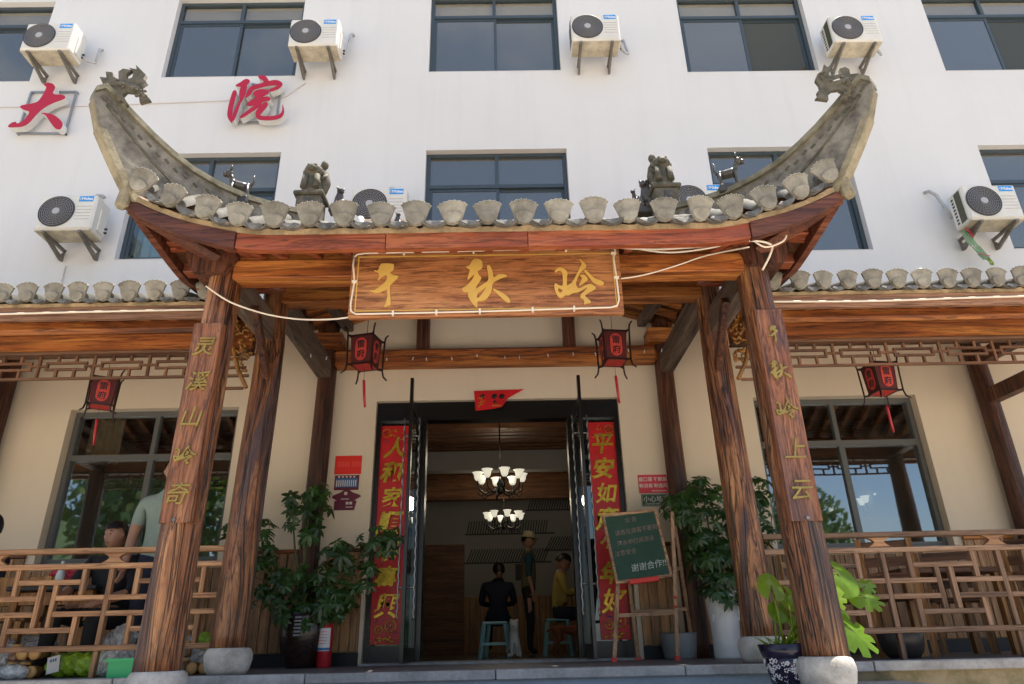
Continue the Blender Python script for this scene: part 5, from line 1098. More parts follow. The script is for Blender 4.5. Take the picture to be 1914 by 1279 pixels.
# ================================================================== LANTERNS
def lantern(x, y, z, rot, label, sc=1.0):
    t = thing('palace_lantern', label, 'lantern', (0, 0, 0), 'palace lanterns hanging from the beams')
    h = .25; r = .150; n = 4
    V = lambda a, rr, zz: Vector((rr*cos(a), rr*sin(a), zz))
    ang = [2*pi*k/n for k in range(n)]
    for k in range(n):
        a, b = ang[k], ang[(k+1) % n]; m = (a+pi/n)
        mb = MB(); mb._add([V(a, r*.82, 0), V(b, r*.82, 0), V(b, r*.95, h), V(a, r*.95, h)], [(0, 1, 2, 3)]); p = mb.build('side_panel', 'lanternshade', t)
        A, B, C = V(a, r*.83, 0), V(b, r*.83, 0), V(a, r*.96, h); ux = (B-A).normalized(); uz = ((V(a, r*.96, h)+V(b, r*.96, h))/2-(A+B)/2).normalized(); nn = ux.cross(uz); c0 = (A+B)/2+uz*h/2
        F = Matrix(((ux.x, uz.x, nn.x, c0.x+nn.x*.002), (ux.y, uz.y, nn.y, c0.y+nn.y*.002), (ux.z, uz.z, nn.z, c0.z+nn.z*.002), (0, 0, 0, 1)))
        ov = [(max(-.052, min(.052, .068*cos(q*2*pi/16))), .105*sin(q*2*pi/16)) for q in range(16)]
        MB().prism(ov, .003, F).build('red_oval', 'lanternred', p)
        for ch, dz in (('雷', .045), ('府', -.045)):
            me = text_mesh(ch, .078, .0008, .0010).copy(); me.transform(F @ Matrix.Translation((0, dz, .0042))); me.materials.append(M['plinth']); link('character', me, p)
        e = r*1.13; P = [V(a, e*1.20, h+.085), V(a, e*1.06, h+.060), V(a, e, h+.015), V(a, e*.97, h*.5), V(a, e*.95, -.02), V(a, e*1.02, -.07), V(a, e*1.22, -.10)]
        MB().tube(P, [.007, .008, .008, .008, .008, .008, .007], 6).build('post', 'lantern', t)
        for u, v in ((V(a, r*.98, h+.004), V(b, r*.98, h+.004)), (V(a, r*.84, -.004), V(b, r*.84, -.004)), (V(a, e, h+.008), V(a, r*.9, h+.008)), (V(a, e*.95, -.01), V(a, r*.75, -.01))): MB().bar(u, v, .012, .016).build('rail', 'lantern', t)
    mb = MB(); mb.prism([(r*.86*cos(a), r*.86*sin(a)) for a in ang], .006, Matrix.Translation((0, 0, -.008))); mb.build('floor', 'lanternred', t)
    mb = MB(); mb.prism([(r*.96*cos(a), r*.96*sin(a)) for a in ang], .006, Matrix.Translation((0, 0, h))); mb.build('cover', 'lantern', t)
    MB().tube([(0, 0, h), (.004, .0, h+.16), (0, 0, h+.34)], .003, 5).build('chain', 'darkwire', t)
    MB().tube([(0, 0, -.01), (0, 0, -.13)], .002, 4).build('string', 'darkwire', t)
    ts = MB().tube([(0, 0, -.13), (.004, 0, -.16), (.012, 0, -.26), (.026, 0, -.37)], [.012, .013, .012, .010], 8).build('tassel', 'ragred' if False else 'extred', t); ts['label'] = 'plain red tassel'
    t.location = (x, y, z); t.rotation_euler = (0, 0, rot); t.scale = (sc, sc, sc); return t
lantern(-1.10, -1.50, 2.345, radians(45-14), 'dark wooden palace lantern left of the door under the plaque', .98)
lantern(1.03, -1.50, 2.345, radians(45+7), 'dark wooden palace lantern right of the door under the plaque', .98)
lantern(-3.27, -1.50, 2.03, radians(45+28), 'dark wooden palace lantern over the left gallery window', .88)
lantern(3.27, -1.50, 2.03, radians(45+8), 'dark wooden palace lantern over the right gallery window', .92)
# ================================================================== POTTED PLANTS
def leaf_strip(mb, base, tip, w, nrm, n=3, droop=.0, mi=0):      # one pointed leaflet as a narrow folded strip
    base, tip = Vector(base), Vector(tip); d = tip-base; sd = d.cross(nrm).normalized(); L = []
    for i in range(n+1):
        t = i/n; ww = w*sin(pi*min(.97, t*.92+.06))**.8; c = base+d*t-Vector((0, 0, droop*t*t)); L.append((c-sd*ww/2, c-nrm*ww*.12, c+sd*ww/2))
    V = [[mb.bm.verts.new(q) for q in r] for r in L]
    for A, B in zip(V, V[1:]):
        for k in (0, 1): f = mb.bm.faces.new((A[k], A[k+1], B[k+1], B[k])); f.smooth = True; f.material_index = mi
def palmate(r, seed):
    random.seed(seed); mb = MB(); n = random.choice((6, 7, 8))
    for k in range(n):
        a = 2*pi*k/n+random.uniform(-.15, .15); l = r*random.uniform(.8, 1.1); leaf_strip(mb, (.01*cos(a), .01*sin(a), 0), (l*cos(a), l*sin(a), -.25*l+random.uniform(-.02, .02)), r*.40, Vector((0, 0, 1)), 3, .16*r)
    mb.tube([(0, 0, 0), (-.01, 0, -.05), (-.03, 0, -.10)], .0025, 4)
    o = mb.build('leaf', 'leaf'); me = o.data; bpy.data.objects.remove(o); return me
PALM = [palmate(.068+.011*i, 40+i) for i in range(5)]
def schefflera(label, base, clusters, pot_builder, top):
    t = thing('umbrella_plant', label, 'potted plant', base, 'umbrella plants beside the door'); pot_builder(t)
    random.seed(int(abs(base[0])*50)); root = Vector((base[0], base[1], top))
    for ci, (x, y, rx, ry, n, Y) in enumerate(clusters):
        c = at(x, y, Y); s = (at(x+100, y, Y)-c).length/100; rx *= s; ry *= s
        m = root.lerp(c, .5)+Vector((random.uniform(-.05, .05), random.uniform(-.05, .05), .06))
        MB().tube([root, root.lerp(m, .6)+Vector((random.uniform(-.02, .02), 0, .02)), m, c], [.013, .011, .009, .005], 6).build('stem', 'stem', t)
        for k in range(n):
            while True:
                v = Vector((random.uniform(-1, 1), random.uniform(-1, 1), random.uniform(-1, 1)))
                if .15 < v.length < 1: break
            p = c+Vector((v.x*rx, v.y*min(rx, ry)*1.1, v.z*ry)); out = Vector((v.x*.8, v.y-.55, .55+v.z*.5)).normalized()
            q = out.to_track_quat('Z', 'Y'); e = (q.to_matrix() @ Matrix.Rotation(random.uniform(0, 6.28), 3, 'Z')).to_euler()
            o = bpy.data.objects.new('leaf', random.choice(PALM)); COL.objects.link(o); adopt(o, t); o.location = p; o.rotation_euler = e; k_ = random.uniform(.62, 1.0); o.scale = (k_, k_, k_)
def dark_pot(t):
    x, y = t.location.x, t.location.y
    MB().lathe([(.125, 0), (.15, .03), (.195, .16), (.215, .27), (.205, .36), (.19, .40), (.205, .43), (.175, .43), (.17, .38)], x, y, 0, 30).build('pot', 'darkpot', t)
    mb = MB()
    for k in range(6): mb.box(x-.03+.004*(k % 2), x+.03, y-.235, y-.19, .25+k*.028, .265+k*.028)
    mb.build('relief_mark', 'greypot', t, kind='stuff'); MB().lathe([(.165, 0), (.02, .02)], x, y, .385, 20).build('soil', 'bark', t)
def white_vase(t):
    x, y = t.location.x, t.location.y
    MB().lathe([(.118, 0), (.122, .02), (.120, .15), (.128, .32), (.140, .46), (.150, .555), (.140, .56), (.128, .50)], x, y, 0, 30).build('vase', 'vase', t)
    mb = MB()
    for k in range(11): a = -pi/2+random.uniform(-1.1, 1.1); z = random.uniform(.22, .5); r = .122+z*.045; mb.bar((x+r*cos(a), y+r*sin(a), z), (x+(r+.003)*cos(a+.1), y+(r+.003)*sin(a+.1), z+random.uniform(.03, .08)), .012, .006)
    mb.build('relief_mark', 'vase', t, kind='stuff'); MB().lathe([(.13, 0), (.02, .02)], x, y, .50, 20).build('soil', 'bark', t)
schefflera('bushy umbrella plant spilling over a dark glazed pot left of the door', (-1.70, -.42, 0),
           [(575, 1110, 95, 58, 92, -.55), (500, 1085, 50, 50, 28, -.5), (482, 1020, 42, 52, 30, -.45), (572, 965, 46, 52, 34, -.40), (585, 920, 32, 26, 14, -.4), (640, 1040, 58, 42, 34, -.5), (715, 1012, 48, 34, 28, -.62), (680, 1075, 32, 34, 12, -.55), (640, 1120, 45, 40, 20, -.5), (428, 990, 14, 16, 5, -.5), (545, 935, 20, 22, 8, -.4)], dark_pot, .40)
schefflera('dense umbrella plant in a tall white ceramic vase right of the easel', (1.98, -.45, 0),
           [(1320, 965, 62, 66, 88, -.5), (1335, 1055, 52, 66, 76, -.52), (1268, 950, 34, 34, 26, -.5), (1310, 905, 36, 22, 16, -.45), (1422, 935, 24, 54, 26, -.4), (1432, 1010, 24, 30, 12, -.4), (1370, 1000, 36, 60, 36, -.45), (1350, 1115, 40, 24, 12, -.6)], white_vase, .54)
# monstera
def monstera_leaf(r, cuts, seed):
    random.seed(seed); mb = MB(); n = 30; P = []
    for i in range(n+1):
        a = -pi*.93+2*pi*.93*i/n; rr = r*(1.0-.18*cos(a*1)+.10*cos(2*a)); rr *= (.60 if (cuts and i % 4 == 2 and 3 < i < n-3) else 1); P.append(Vector((rr*cos(a)+.35*r, rr*sin(a)*.86, -.22*abs(sin(a))*rr-.15*rr*max(0, cos(a)))))
    mid = [Vector((.0, 0, .02)), Vector((.35*r, 0, .035*1))]
    c = mb.bm.verts.new((.28*r, 0, .02)); V = [mb.bm.verts.new(p) for p in P]; I = [mb.bm.verts.new(Vector((.28*r, 0, .02)).lerp(p, .5)+Vector((0, 0, .012))) for p in P]
    for A, B, a, b in zip(V, V[1:], I, I[1:]):
        f = mb.bm.faces.new((a, b, B, A)); f.smooth = True; f = mb.bm.faces.new((c, b, a)); f.smooth = True
    o = mb.build('leaf', 'monstera'); me = o.data; bpy.data.objects.remove(o); return me
t = thing('monstera', 'sunlit bright green monstera in a dark flowered pot by the right front pillar', 'potted plant', (1.66, -2.72, -.11))
px, py, pz = 1.66, -2.70, -.108
MB().lathe([(.085, 0), (.105, .02), (.125, .12), (.132, .155)], px, py, pz, 28).build('pot', 'navypot', t)
MB().lathe([(.132, .155), (.138, .17), (.155, .225), (.148, .228), (.128, .18)], px, py, pz, 28).build('rim', 'navypot', t)
mb = MB(); random.seed(9)
for k in range(120):
    a = -pi/2+random.uniform(-1.6, 1.6); z = random.uniform(.015, .148); r = .088+z*.30+.003; s = random.uniform(.006, .012)
    C0 = Vector((px+r*cos(a), py+r*sin(a), pz+z)); tx = Vector((-sin(a), cos(a), 0))
    for q in range(5): mb.ball(C0+tx*cos(q*1.257)*s+Vector((0, 0, sin(q*1.257)*s)), (s*.55, s*.55, s*.55), sub=1)
mb.build('flower_print', 'flower', t, kind='stuff')
MB().lathe([(.12, 0), (.02, .015)], px, py, pz+.18, 16).build('soil', 'bark', t)
ML = [monstera_leaf(1, False, 1), monstera_leaf(1, True, 2)]
random.seed(12)
for x, y, Y, r, cut, yaw, pit, rol in ((1441, 1092, -2.68, .098, 0, 75, 58, 0), (1572, 1082, -2.72, .125, 0, -75, 62, 25), (1600, 1185, -2.82, .140, 1, -60, 66, 30), (1563, 1160, -2.75, .105, 1, -120, 70, -20), (1623, 1120, -2.70, .095, 1, -35, 60, 40), (1478, 1120, -2.60, .085, 0, -80, 75, 40), (1618, 1095, -2.62, .08, 1, 40, 60, 0), (1560, 1120, -2.78, .085, 1, -100, 60, 0), (1455, 1145, -2.62, .07, 0, -100, 70, 0), (1490, 1165, -2.60, .06, 0, -60, 70, 0)):
    c = at(x, y, Y); base = Vector((px+random.uniform(-.05, .05), py+random.uniform(-.04, .04), pz+.19))
    R = Matrix.Rotation(radians(yaw), 4, 'Y') if False else Matrix()
    d = Vector((cos(radians(yaw)), 0, sin(radians(yaw)))); nrm = Vector((random.uniform(-.15, .25), -.80, .55)).normalized(); side = nrm.cross(d).normalized(); d = side.cross(nrm)
    mt = Matrix(((d.x*r, side.x*r, nrm.x*r, c.x-d.x*r*.3), (d.y*r, side.y*r, nrm.y*r, c.y-d.y*r*.3), (d.z*r, side.z*r, nrm.z*r, c.z-d.z*r*.3), (0, 0, 0, 1)))
    me = ML[cut].copy(); me.transform(mt); link('leaf', me, t); j = Vector((c.x-d.x*r*.3, c.y-d.y*r*.3, c.z-d.z*r*.3))
    MB().tube([base, base.lerp(j, .4)+Vector((0, 0, .09)), base.lerp(j, .8)+Vector((0, .02, .08)), j], [.006, .005, .004, .004], 6).build('stem', 'monstera', t)
mb = MB()
for k in range(26):
    a = random.uniform(0, 6.28); l = random.uniform(.07, .16); b = Vector((px-.02+random.uniform(-.06, .06), py+random.uniform(-.05, .05), pz+.19)); leaf_strip(mb, b, b+Vector((cos(a)*l*.7, sin(a)*l*.5, l*.8)), .010, Vector((0, -1, .3)).normalized(), 3, .04)
mb.build('grass_blades', 'monstera', t, kind='stuff')
# grey tub behind the easel
MB().lathe([(.13, 0), (.14, .02), (.17, .20), (.165, .215), (.15, .18)], 1.60, -.28, 0, 24).build('grey_tub', 'greypot'); tag(bpy.data.objects['grey_tub'], 'plain grey plastic tub on the deck behind the easel', 'tub')

# ================================================================== EASEL WITH CHALKBOARD
ez = thing('chalkboard_easel', 'pale wooden easel with green chalkboard lettering beside the right couplet', 'easel', (1.25, -.7, 0))
TL, TR, BL, BR = at(1160, 968, -.66), at(1256, 957, -.60), at(1152, 1092, -.74), at(1259, 1078, -.68)
LF, RF = Vector((.94, -.80, 0)), Vector((1.47, -.74, 0))
for a, b in ((LF, TL), (RF, TR)): MB().bar(a, b, .034, .026, up=(0, -1, 0), bev=.003).build('leg', 'pine_z', ez)
LB, RB = Vector((1.22, -.30, 0)), Vector((1.72, -.28, 0)); HL, HR = TL+Vector((.02, .05, -.02)), TR+Vector((.02, .05, -.02))
for a, b in ((LB, HL), (RB, HR)): MB().bar(a, b, .032, .024, up=(0, -1, 0), bev=.003).build('leg', 'pine_z', ez)
for a in (LF, RF, LB, RB): MB().bar(a, a+Vector((0, 0, .035)), .042, .034, up=(0, -1, 0)).build('foot_cap', 'redcap', ez)
l = lambda a, b, t_: a.lerp(b, t_)
MB().bar(l(LF, TL, .30), l(RF, TR, .30), .024, .03, up=(0, 0, 1)).build('cross_rail', 'pine_x', ez)
MB().bar(l(LB, HL, .34), l(RB, HR, .34), .022, .03, up=(0, 0, 1)).build('cross_rail', 'pine_x', ez)
MB().bar(l(LB, HL, .62), l(RB, HR, .62), .022, .035, up=(0, 0, 1)).build('cross_rail', 'pine_x', ez)
ux = (TR-TL).normalized(); uz = (TL-BL).normalized(); nn = ux.cross(uz).normalized(); uz = nn.cross(ux); wd_, hd_ = (TR-TL).length, (TL-BL).length
BRD = Matrix(((ux.x, uz.x, nn.x, BL.x), (ux.y, uz.y, nn.y, BL.y), (ux.z, uz.z, nn.z, BL.z), (0, 0, 0, 1)))
f = nn.y < 0
if not f: nn = -nn
BRD = Matrix(((ux.x, uz.x, nn.x, BL.x+nn.x*.02), (ux.y, uz.y, nn.y, BL.y+nn.y*.02), (ux.z, uz.z, nn.z, BL.z+nn.z*.02), (0, 0, 0, 1)))
W_, H_ = wd_, hd_
bo = MB().box(.012, W_-.012, .02, H_-.012, 0, .012, mat=BRD).build('board', 'chalkboard', ez)
for a, b, c, d in ((-.012, W_+.012, -.006, .020), (-.012, W_+.012, H_-.012, H_+.014), (-.012, .012, .020, H_-.012), (W_-.012, W_+.012, .020, H_-.012)): MB().box(a, b, c, d, -.004, .018, .002, mat=BRD).build('frame', 'pine_x', ez)
for txt, x, y, sz, m in (('公 告', .5, .90, .050, 'chalkpink'), ('请各位游客不要到', .56, .735, .050, 'chalkpink'), ('河水中打闹游泳', .50, .575, .050, 'chalkpink'), ('注意安全', .27, .425, .050, 'chalkpink'), ('谢谢合作!!!', .66, .20, .072, 'chalk')):
    me = text_mesh(txt, sz, .0005, -.0006, .15).copy(); me.transform(BRD @ Matrix.Translation((W_*x, H_*y, .0128)) @ Matrix.Rotation(radians(3), 4, 'Z')); me.materials.append(M[m]); link('lettering', me, bo)
MB().box(W_*.2, W_*.74, -.030, .012, .018, .055, .006, mat=BRD).build('chalk_tray', 'redcap', ez)
for q in (.40, .34): MB().ball(l(RF, TR, q)+Vector((0, -.018, 0)), (.016, .008, .014), sub=1).build('red_tape', 'redcap', ez)

# ================================================================== FIRE EXTINGUISHER
ex, ey = -1.49, -.50
t = thing('fire_extinguisher', 'red fire extinguisher with printed white label standing by the dark pot', 'fire extinguisher', (ex, ey, 0))
MB().lathe([(.058, 0), (.062, .008), (.062, .30), (.055, .335), (.030, .365), (.020, .37), (.02, .385)], ex, ey, 0, 22).build('cylinder', 'extred', t)
mb = MB()
for k in range(8):
    a0, a1 = -pi*.98+k*.30, -pi*.98+(k+1)*.30; mb.quad((ex+.0632*cos(a0), ey+.0632*sin(a0), .13), (ex+.0632*cos(a1), ey+.0632*sin(a1), .13), (ex+.0632*cos(a1), ey+.0632*sin(a1), .31), (ex+.0632*cos(a0), ey+.0632*sin(a0), .31))
lb = mb.build('label_sheet', 'paper', t)
mb = MB()
for k in range(8):
    a0, a1 = -pi*.98+k*.30, -pi*.98+(k+1)*.30; mb.quad((ex+.0636*cos(a0), ey+.0636*sin(a0), .135), (ex+.0636*cos(a1), ey+.0636*sin(a1), .135), (ex+.0636*cos(a1), ey+.0636*sin(a1), .155), (ex+.0636*cos(a0), ey+.0636*sin(a0), .155))
mb.build('blue_band', 'bluepanel', lb)
mb = MB()
for r in range(5):
    for k in range(5): a = -pi*.80+k*.30; mb.box(ex+.064*cos(a)-.006, ex+.064*cos(a)+.006, ey+.064*sin(a)-.001, ey+.064*sin(a)+.001, .185+r*.023, .192+r*.023)
mb.build('print', 'redprint', lb, kind='stuff')
mb = MB(); mb.box(ex-.012, ex+.05, ey-.01, ey+.01, .385, .40); mb.build('valve', 'black', t); MB().bar((ex-.01, ey, .40), (ex+.075, ey, .425), .016, .008).build('handle', 'black', t)
MB().tube([(ex-.02, ey, .39), (ex-.07, ey-.01, .36), (ex-.085, ey-.01, .25), (ex-.08, ey-.01, .12), (ex-.10, ey-.01, .03)], .008, 7).build('hose', 'black', t)

# ================================================================== PEOPLE AND DOGS
def assign(me, mats, fn):
    for m in mats: me.materials.append(M[m])
    for p in me.polygons: p.material_index = fn(p.center)
def head_mesh(c, r, yaw, pitch=0.0):                       # face towards +x before turning
    bm = bmesh.new(); bmesh.ops.create_icosphere(bm, subdivisions=4, radius=1)
    for v in bm.verts:
        x, y, z = v.co; v.co = Vector((x*.87, y*.74, z*1.08))
        if z < 0: v.co.x += .10*(-z)*(x > 0); v.co.y *= 1-.26*(-z)
        if x > .4:
            v.co.x += .26*math.exp(-((y/.14)**2))*math.exp(-(((z+.12)/.20)**2))                       # nose
            v.co.x -= .09*(math.exp(-(((abs(y)-.32)/.15)**2)))*math.exp(-(((z-.10)/.13)**2))           # eye sockets
            v.co.x += .07*math.exp(-((y/.25)**2))*math.exp(-(((z+.50)/.07)**2))-.06*math.exp(-((y/.26)**2))*math.exp(-(((z+.58)/.035)**2))   # lips
            v.co.x += .07*math.exp(-(((z-.28)/.09)**2))*(abs(y) < .5)                                   # brow
        e = math.exp(-(((x+.02)/.16)**2))*math.exp(-(((z+.03)/.22)**2))
        if abs(y) > .6: v.co.y += (1 if y > 0 else -1)*.16*e                                          # ears
    mt = Matrix.Translation(c) @ Matrix.Rotation(yaw, 4, 'Z') @ Matrix.Rotation(-pitch, 4, 'Y') @ Matrix.Diagonal((r, r, r, 1))
    bm.transform(mt); me = bpy.data.meshes.new('head'); bm.to_mesh(me); bm.free()
    for p in me.polygons: p.use_smooth = True
    return me, mt
def hair_mesh(mt, cover=.30, back=-.55, mat='hair', bulk=1.07):
    bm = bmesh.new(); bmesh.ops.create_icosphere(bm, subdivisions=4, radius=1)
    for v in bm.verts:
        x, y, z = v.co; n = .03*noise.noise((x*7, y*7, z*7)); v.co = Vector((x*.95, y*.80, z*1.10))*(bulk+n)
    dl = [v for v in bm.verts if not (v.co.z > (cover if v.co.x > .1 else (cover+(back-cover)*c01((.1-v.co.x)/.35))))]
    bmesh.ops.delete(bm, geom=dl, context='VERTS'); bm.transform(mt)
    me = bpy.data.meshes.new('hair'); bm.to_mesh(me); bm.free(); me.materials.append(M[mat])
    for p in me.polygons: p.use_smooth = True
    return me
def hand_nodes(nd, ed, wrist, d, side, nrm, k, sc=1.0):     # palm plus five separate bent fingers
    w = Vector(wrist); d, side, nrm = Vector(d).normalized(), Vector(side).normalized(), Vector(nrm).normalized(); P = w+d*.05*sc
    nd[k+'p'] = (*P, (.030*sc, .018*sc)); ed.append((wrist_key[0], k+'p'))
    for i, (o, l) in enumerate(((-.028, .070), (-.010, .080), (.010, .076), (.027, .060))):
        a = P+d*.035*sc+side*o*sc; b = a+d*l*.5*sc-nrm*.006*sc; c = b+d*l*.45*sc-nrm*.022*sc
        nd[k+'a%d' % i] = (*a, .0095*sc); nd[k+'b%d' % i] = (*b, .0088*sc); nd[k+'c%d' % i] = (*c, .0075*sc); ed += [(k+'p', k+'a%d' % i), (k+'a%d' % i, k+'b%d' % i), (k+'b%d' % i, k+'c%d' % i)]
    a = P-side*.03*sc-d*.01*sc; b = a-side*.022*sc+d*.03*sc-nrm*.01*sc
    nd[k+'t'] = (*a, .011*sc); nd[k+'u'] = (*b, .009*sc); ed += [(k+'p', k+'t'), (k+'t', k+'u')]
wrist_key = ['']
def person(label, nodes, edges, headpos, hr, yaw, pitch, mats, fn, hair=dict(), group=None, extra=None):
    base = (headpos[0], headpos[1], 0); t = thing('person', label, 'person', base, group)
    me = skin_mesh(nodes, edges, 2, 'body'); hm, mt = head_mesh(Vector(headpos), hr, yaw, pitch)
    nb = len(me.polygons); bm = bmesh.new(); bm.from_mesh(me); bm.from_mesh(hm); me2 = bpy.data.meshes.new('body'); bm.to_mesh(me2); bm.free()
    for i, p in enumerate(me2.polygons): p.use_smooth = True
    assign(me2, mats, fn)
    for i, p in enumerate(me2.polygons):
        if i >= nb: p.material_index = 0
    link('body', me2, t)
    if hair is not None: link('hair', hair_mesh(mt, **hair), t)
    mb = MB()
    for y in (-.30, .30): mb.ball(mt @ Vector((.80, y, .10)), hr*.048, sub=2)
    mb.build('eyes', 'hair', t, kind='stuff')
    MB().tube([mt @ Vector((.82, -.20, -.560)), mt @ Vector((.885, 0, -.555)), mt @ Vector((.82, .20, -.560))], hr*.024, 5).build('mouth', 'maroon', t)
    mb = MB()
    for y in (-.32, .32): mb.tube([mt @ Vector((.76, y-.15, .29)), mt @ Vector((.83, y, .33)), mt @ Vector((.76, y+.13, .29))], hr*.030, 5)
    mb.build('eyebrows', 'hair', t, kind='stuff')
    if extra: extra(t, mt)
    return t
# seated man in black behind the left railing
hp = at(221, 1004, -1.15); hx, hy, hz = hp; S = .90
nd = {'pel': (hx+.06, hy+.06, .40, (.17, .13)), 'bel': (hx+.04, hy+.03, .54, (.17, .135)), 'che': (hx+.03, hy, .72, (.19, .13)), 'nek0': (hx+.02, hy, .86, .075), 'nek': (hx+.005, hy, hz-.10, .055)}
ed = [('pel', 'bel'), ('bel', 'che'), ('che', 'nek0'), ('nek0', 'nek')]
for s, k in ((-1, 'l'), (1, 'r')):
    ox = s*.19
    nd['sh'+k] = (hx+.03+ox, hy, .81, .075); ed.append(('che', 'sh'+k))
    if s < 0: el, wr = (hx-.23, hy-.14, .60), (hx-.10, hy-.36, .57)
    else: el, wr = (hx+.24, hy-.10, .58), (hx+.10, hy-.30, .50)
    nd['el'+k] = (*el, .046); nd['wr'+k] = (*wr, .032); ed += [('sh'+k, 'el'+k), ('el'+k, 'wr'+k)]; wrist_key[0] = 'wr'+k
    d = (Vector(wr)-Vector(el)).normalized(); hand_nodes(nd, ed, wr, d+Vector((-.4 if s < 0 else -.3, 0, -.2)), (0, 0, 1), (-s, 0, 0), k)
    nd['hip'+k] = (hx+.05+s*.10, hy+.02, .40, .10); nd['kn'+k] = (hx+s*.15, hy-.38, .42, .07); nd['an'+k] = (hx+s*.15, hy-.40, .09, .045); nd['to'+k] = (hx+s*.15, hy-.52, .035, .04)
    ed += [('pel', 'hip'+k), ('hip'+k, 'kn'+k), ('kn'+k, 'an'+k), ('an'+k, 'to'+k)]
def fnA(c): return 0 if (c.z > .90 or (c.y < hy-.10 and .46 < c.z < .66 and abs(c.x-hx) > .02 and c.y < hy-.16) ) else (2 if c.z < .05 else 1)
person('seated man in a black shirt with short black hair behind the left railing', nd, ed, (hx-.01, hy-.02, hz+.01), .102, radians(250), radians(-6), ['skin', 'blackcloth', 'black'], fnA, dict(cover=.42, back=-.40))
# standing man in grey-green shirt, head behind the left front pillar
mx, my = -2.86, -1.30; mx = at(312, 960, my).x
nd = {'pel': (mx, my, .80, (.145, .10)), 'bel': (mx, my, .93, (.14, .10)), 'che': (mx, my, 1.16, (.17, .11)), 'nek0': (mx, my, 1.34, .07), 'nek': (mx+.01, my, 1.40, .055)}
ed = [('pel', 'bel'), ('bel', 'che'), ('che', 'nek0'), ('nek0', 'nek')]
for s, k in ((-1, 'l'), (1, 'r')):
    nd['sh'+k] = (mx+s*.185, my, 1.27, .07); el = (mx+s*.245, my+.02, 1.02); wr = (mx+s*.235, my-.05, .80); nd['el'+k] = (*el, .045); nd['wr'+k] = (*wr, .032)
    ed += [('che', 'sh'+k), ('sh'+k, 'el'+k), ('el'+k, 'wr'+k)]; wrist_key[0] = 'wr'+k; hand_nodes(nd, ed, wr, (0, -.1, -1), (0, 1, 0), (-s, 0, 0), k)
    nd['hip'+k] = (mx+s*.08, my, .74, .095); nd['kn'+k] = (mx+s*.09, my-.01, .42, .065); nd['an'+k] = (mx+s*.09, my+.01, .09, .042); nd['to'+k] = (mx+s*.10, my-.11, .035, .04)
    ed += [('pel', 'hip'+k), ('hip'+k, 'kn'+k), ('kn'+k, 'an'+k), ('an'+k, 'to'+k)]
def fnB(c):
    if c.z > 1.385: return 0
    if abs(c.x-mx) > .185 and c.z < 1.09: return 0
    return 1 if c.z > .84 else (3 if c.z < .06 else 2)
person('standing man in a grey green t-shirt and dark trousers behind the left front pillar', nd, ed, (mx+.02, my-.01, 1.51), .108, radians(280), 0, ['skin', 'greencloth', 'navycloth', 'black'], fnB, dict(cover=.45, back=-.4))
# person cut by the left picture edge
bx_, by_ = at(-20, 985, -1.1).x, -1.1; bz = at(-20, 985, -1.1).z
nd = {'pel': (bx_, by_, .40, (.16, .13)), 'che': (bx_, by_, .76, (.18, .12)), 'nek': (bx_, by_, bz-.11, .055)}; ed = [('pel', 'che'), ('che', 'nek')]
for s, k in ((-1, 'l'), (1, 'r')):
    nd['sh'+k] = (bx_+s*.18, by_, .86, .07); nd['el'+k] = (bx_+s*.22, by_-.08, .62, .045); nd['wr'+k] = (bx_+s*.12, by_-.26, .58, .032); ed += [('che', 'sh'+k), ('sh'+k, 'el'+k), ('el'+k, 'wr'+k)]; wrist_key[0] = 'wr'+k; hand_nodes(nd, ed, nd['wr'+k][:3], (-s*.4, -1, 0), (s, 0, 0), (0, 0, 1), k)
    nd['hip'+k] = (bx_+s*.10, by_-.02, .40, .10); nd['kn'+k] = (bx_+s*.13, by_-.40, .42, .07); nd['an'+k] = (bx_+s*.13, by_-.42, .08, .045); ed += [('pel', 'hip'+k), ('hip'+k, 'kn'+k), ('kn'+k, 'an'+k)]
person('person in dark clothes at the far left table, black hair at the picture edge', nd, ed, (bx_, by_, bz), .105, radians(165), 0, ['skin', 'navycloth'], lambda c: 0 if c.z > .93 or (c.y < by_-.20 and c.z > .5) else 1, dict(cover=.35, back=-.5))
# inside the hall: man in a sun hat, man in ochre jacket, person in navy
ix, iy = at(985, 1010, 4.0).x, 4.0; iz = at(985, 1010, 4.0).z
nd = {'pel': (ix, iy, .88, (.13, .10)), 'bel': (ix, iy, 1.02, (.13, .10)), 'che': (ix, iy, 1.26, (.16, .11)), 'nek': (ix+.02, iy-.02, iz-.12, .055)}; ed = [('pel', 'bel'), ('bel', 'che'), ('che', 'nek')]
for s, k in ((-1, 'l'), (1, 'r')):
    nd['sh'+k] = (ix+.02, iy+s*.17, 1.36, .065); el, wr = (ix+.0, iy+s*.21, 1.10), (ix+.06, iy+s*.20, .86); nd['el'+k] = (*el, .043); nd['wr'+k] = (*wr, .030); ed += [('che', 'sh'+k), ('sh'+k, 'el'+k), ('el'+k, 'wr'+k)]; wrist_key[0] = 'wr'+k; hand_nodes(nd, ed, wr, (.2, 0, -1), (1, 0, 0), (0, -s, 0), k)
    nd['hip'+k] = (ix, iy+s*.08, .82, .09); nd['kn'+k] = (ix+.02, iy+s*.09, .46, .062); nd['an'+k] = (ix, iy+s*.09, .09, .042); nd['to'+k] = (ix+.10, iy+s*.09, .035, .04); ed += [('pel', 'hip'+k), ('hip'+k, 'kn'+k), ('kn'+k, 'an'+k), ('an'+k, 'to'+k)]
def hat_on(t, mt):
    MB().lathe([(1.35, .30), (1.38, .36), (.92, .48), (.86, .75), (.78, 1.12), (.55, 1.22), (.05, 1.25)], 0, 0, 0, 24, sy=.88).build('sun_hat', 'hat', t).data.transform(mt)
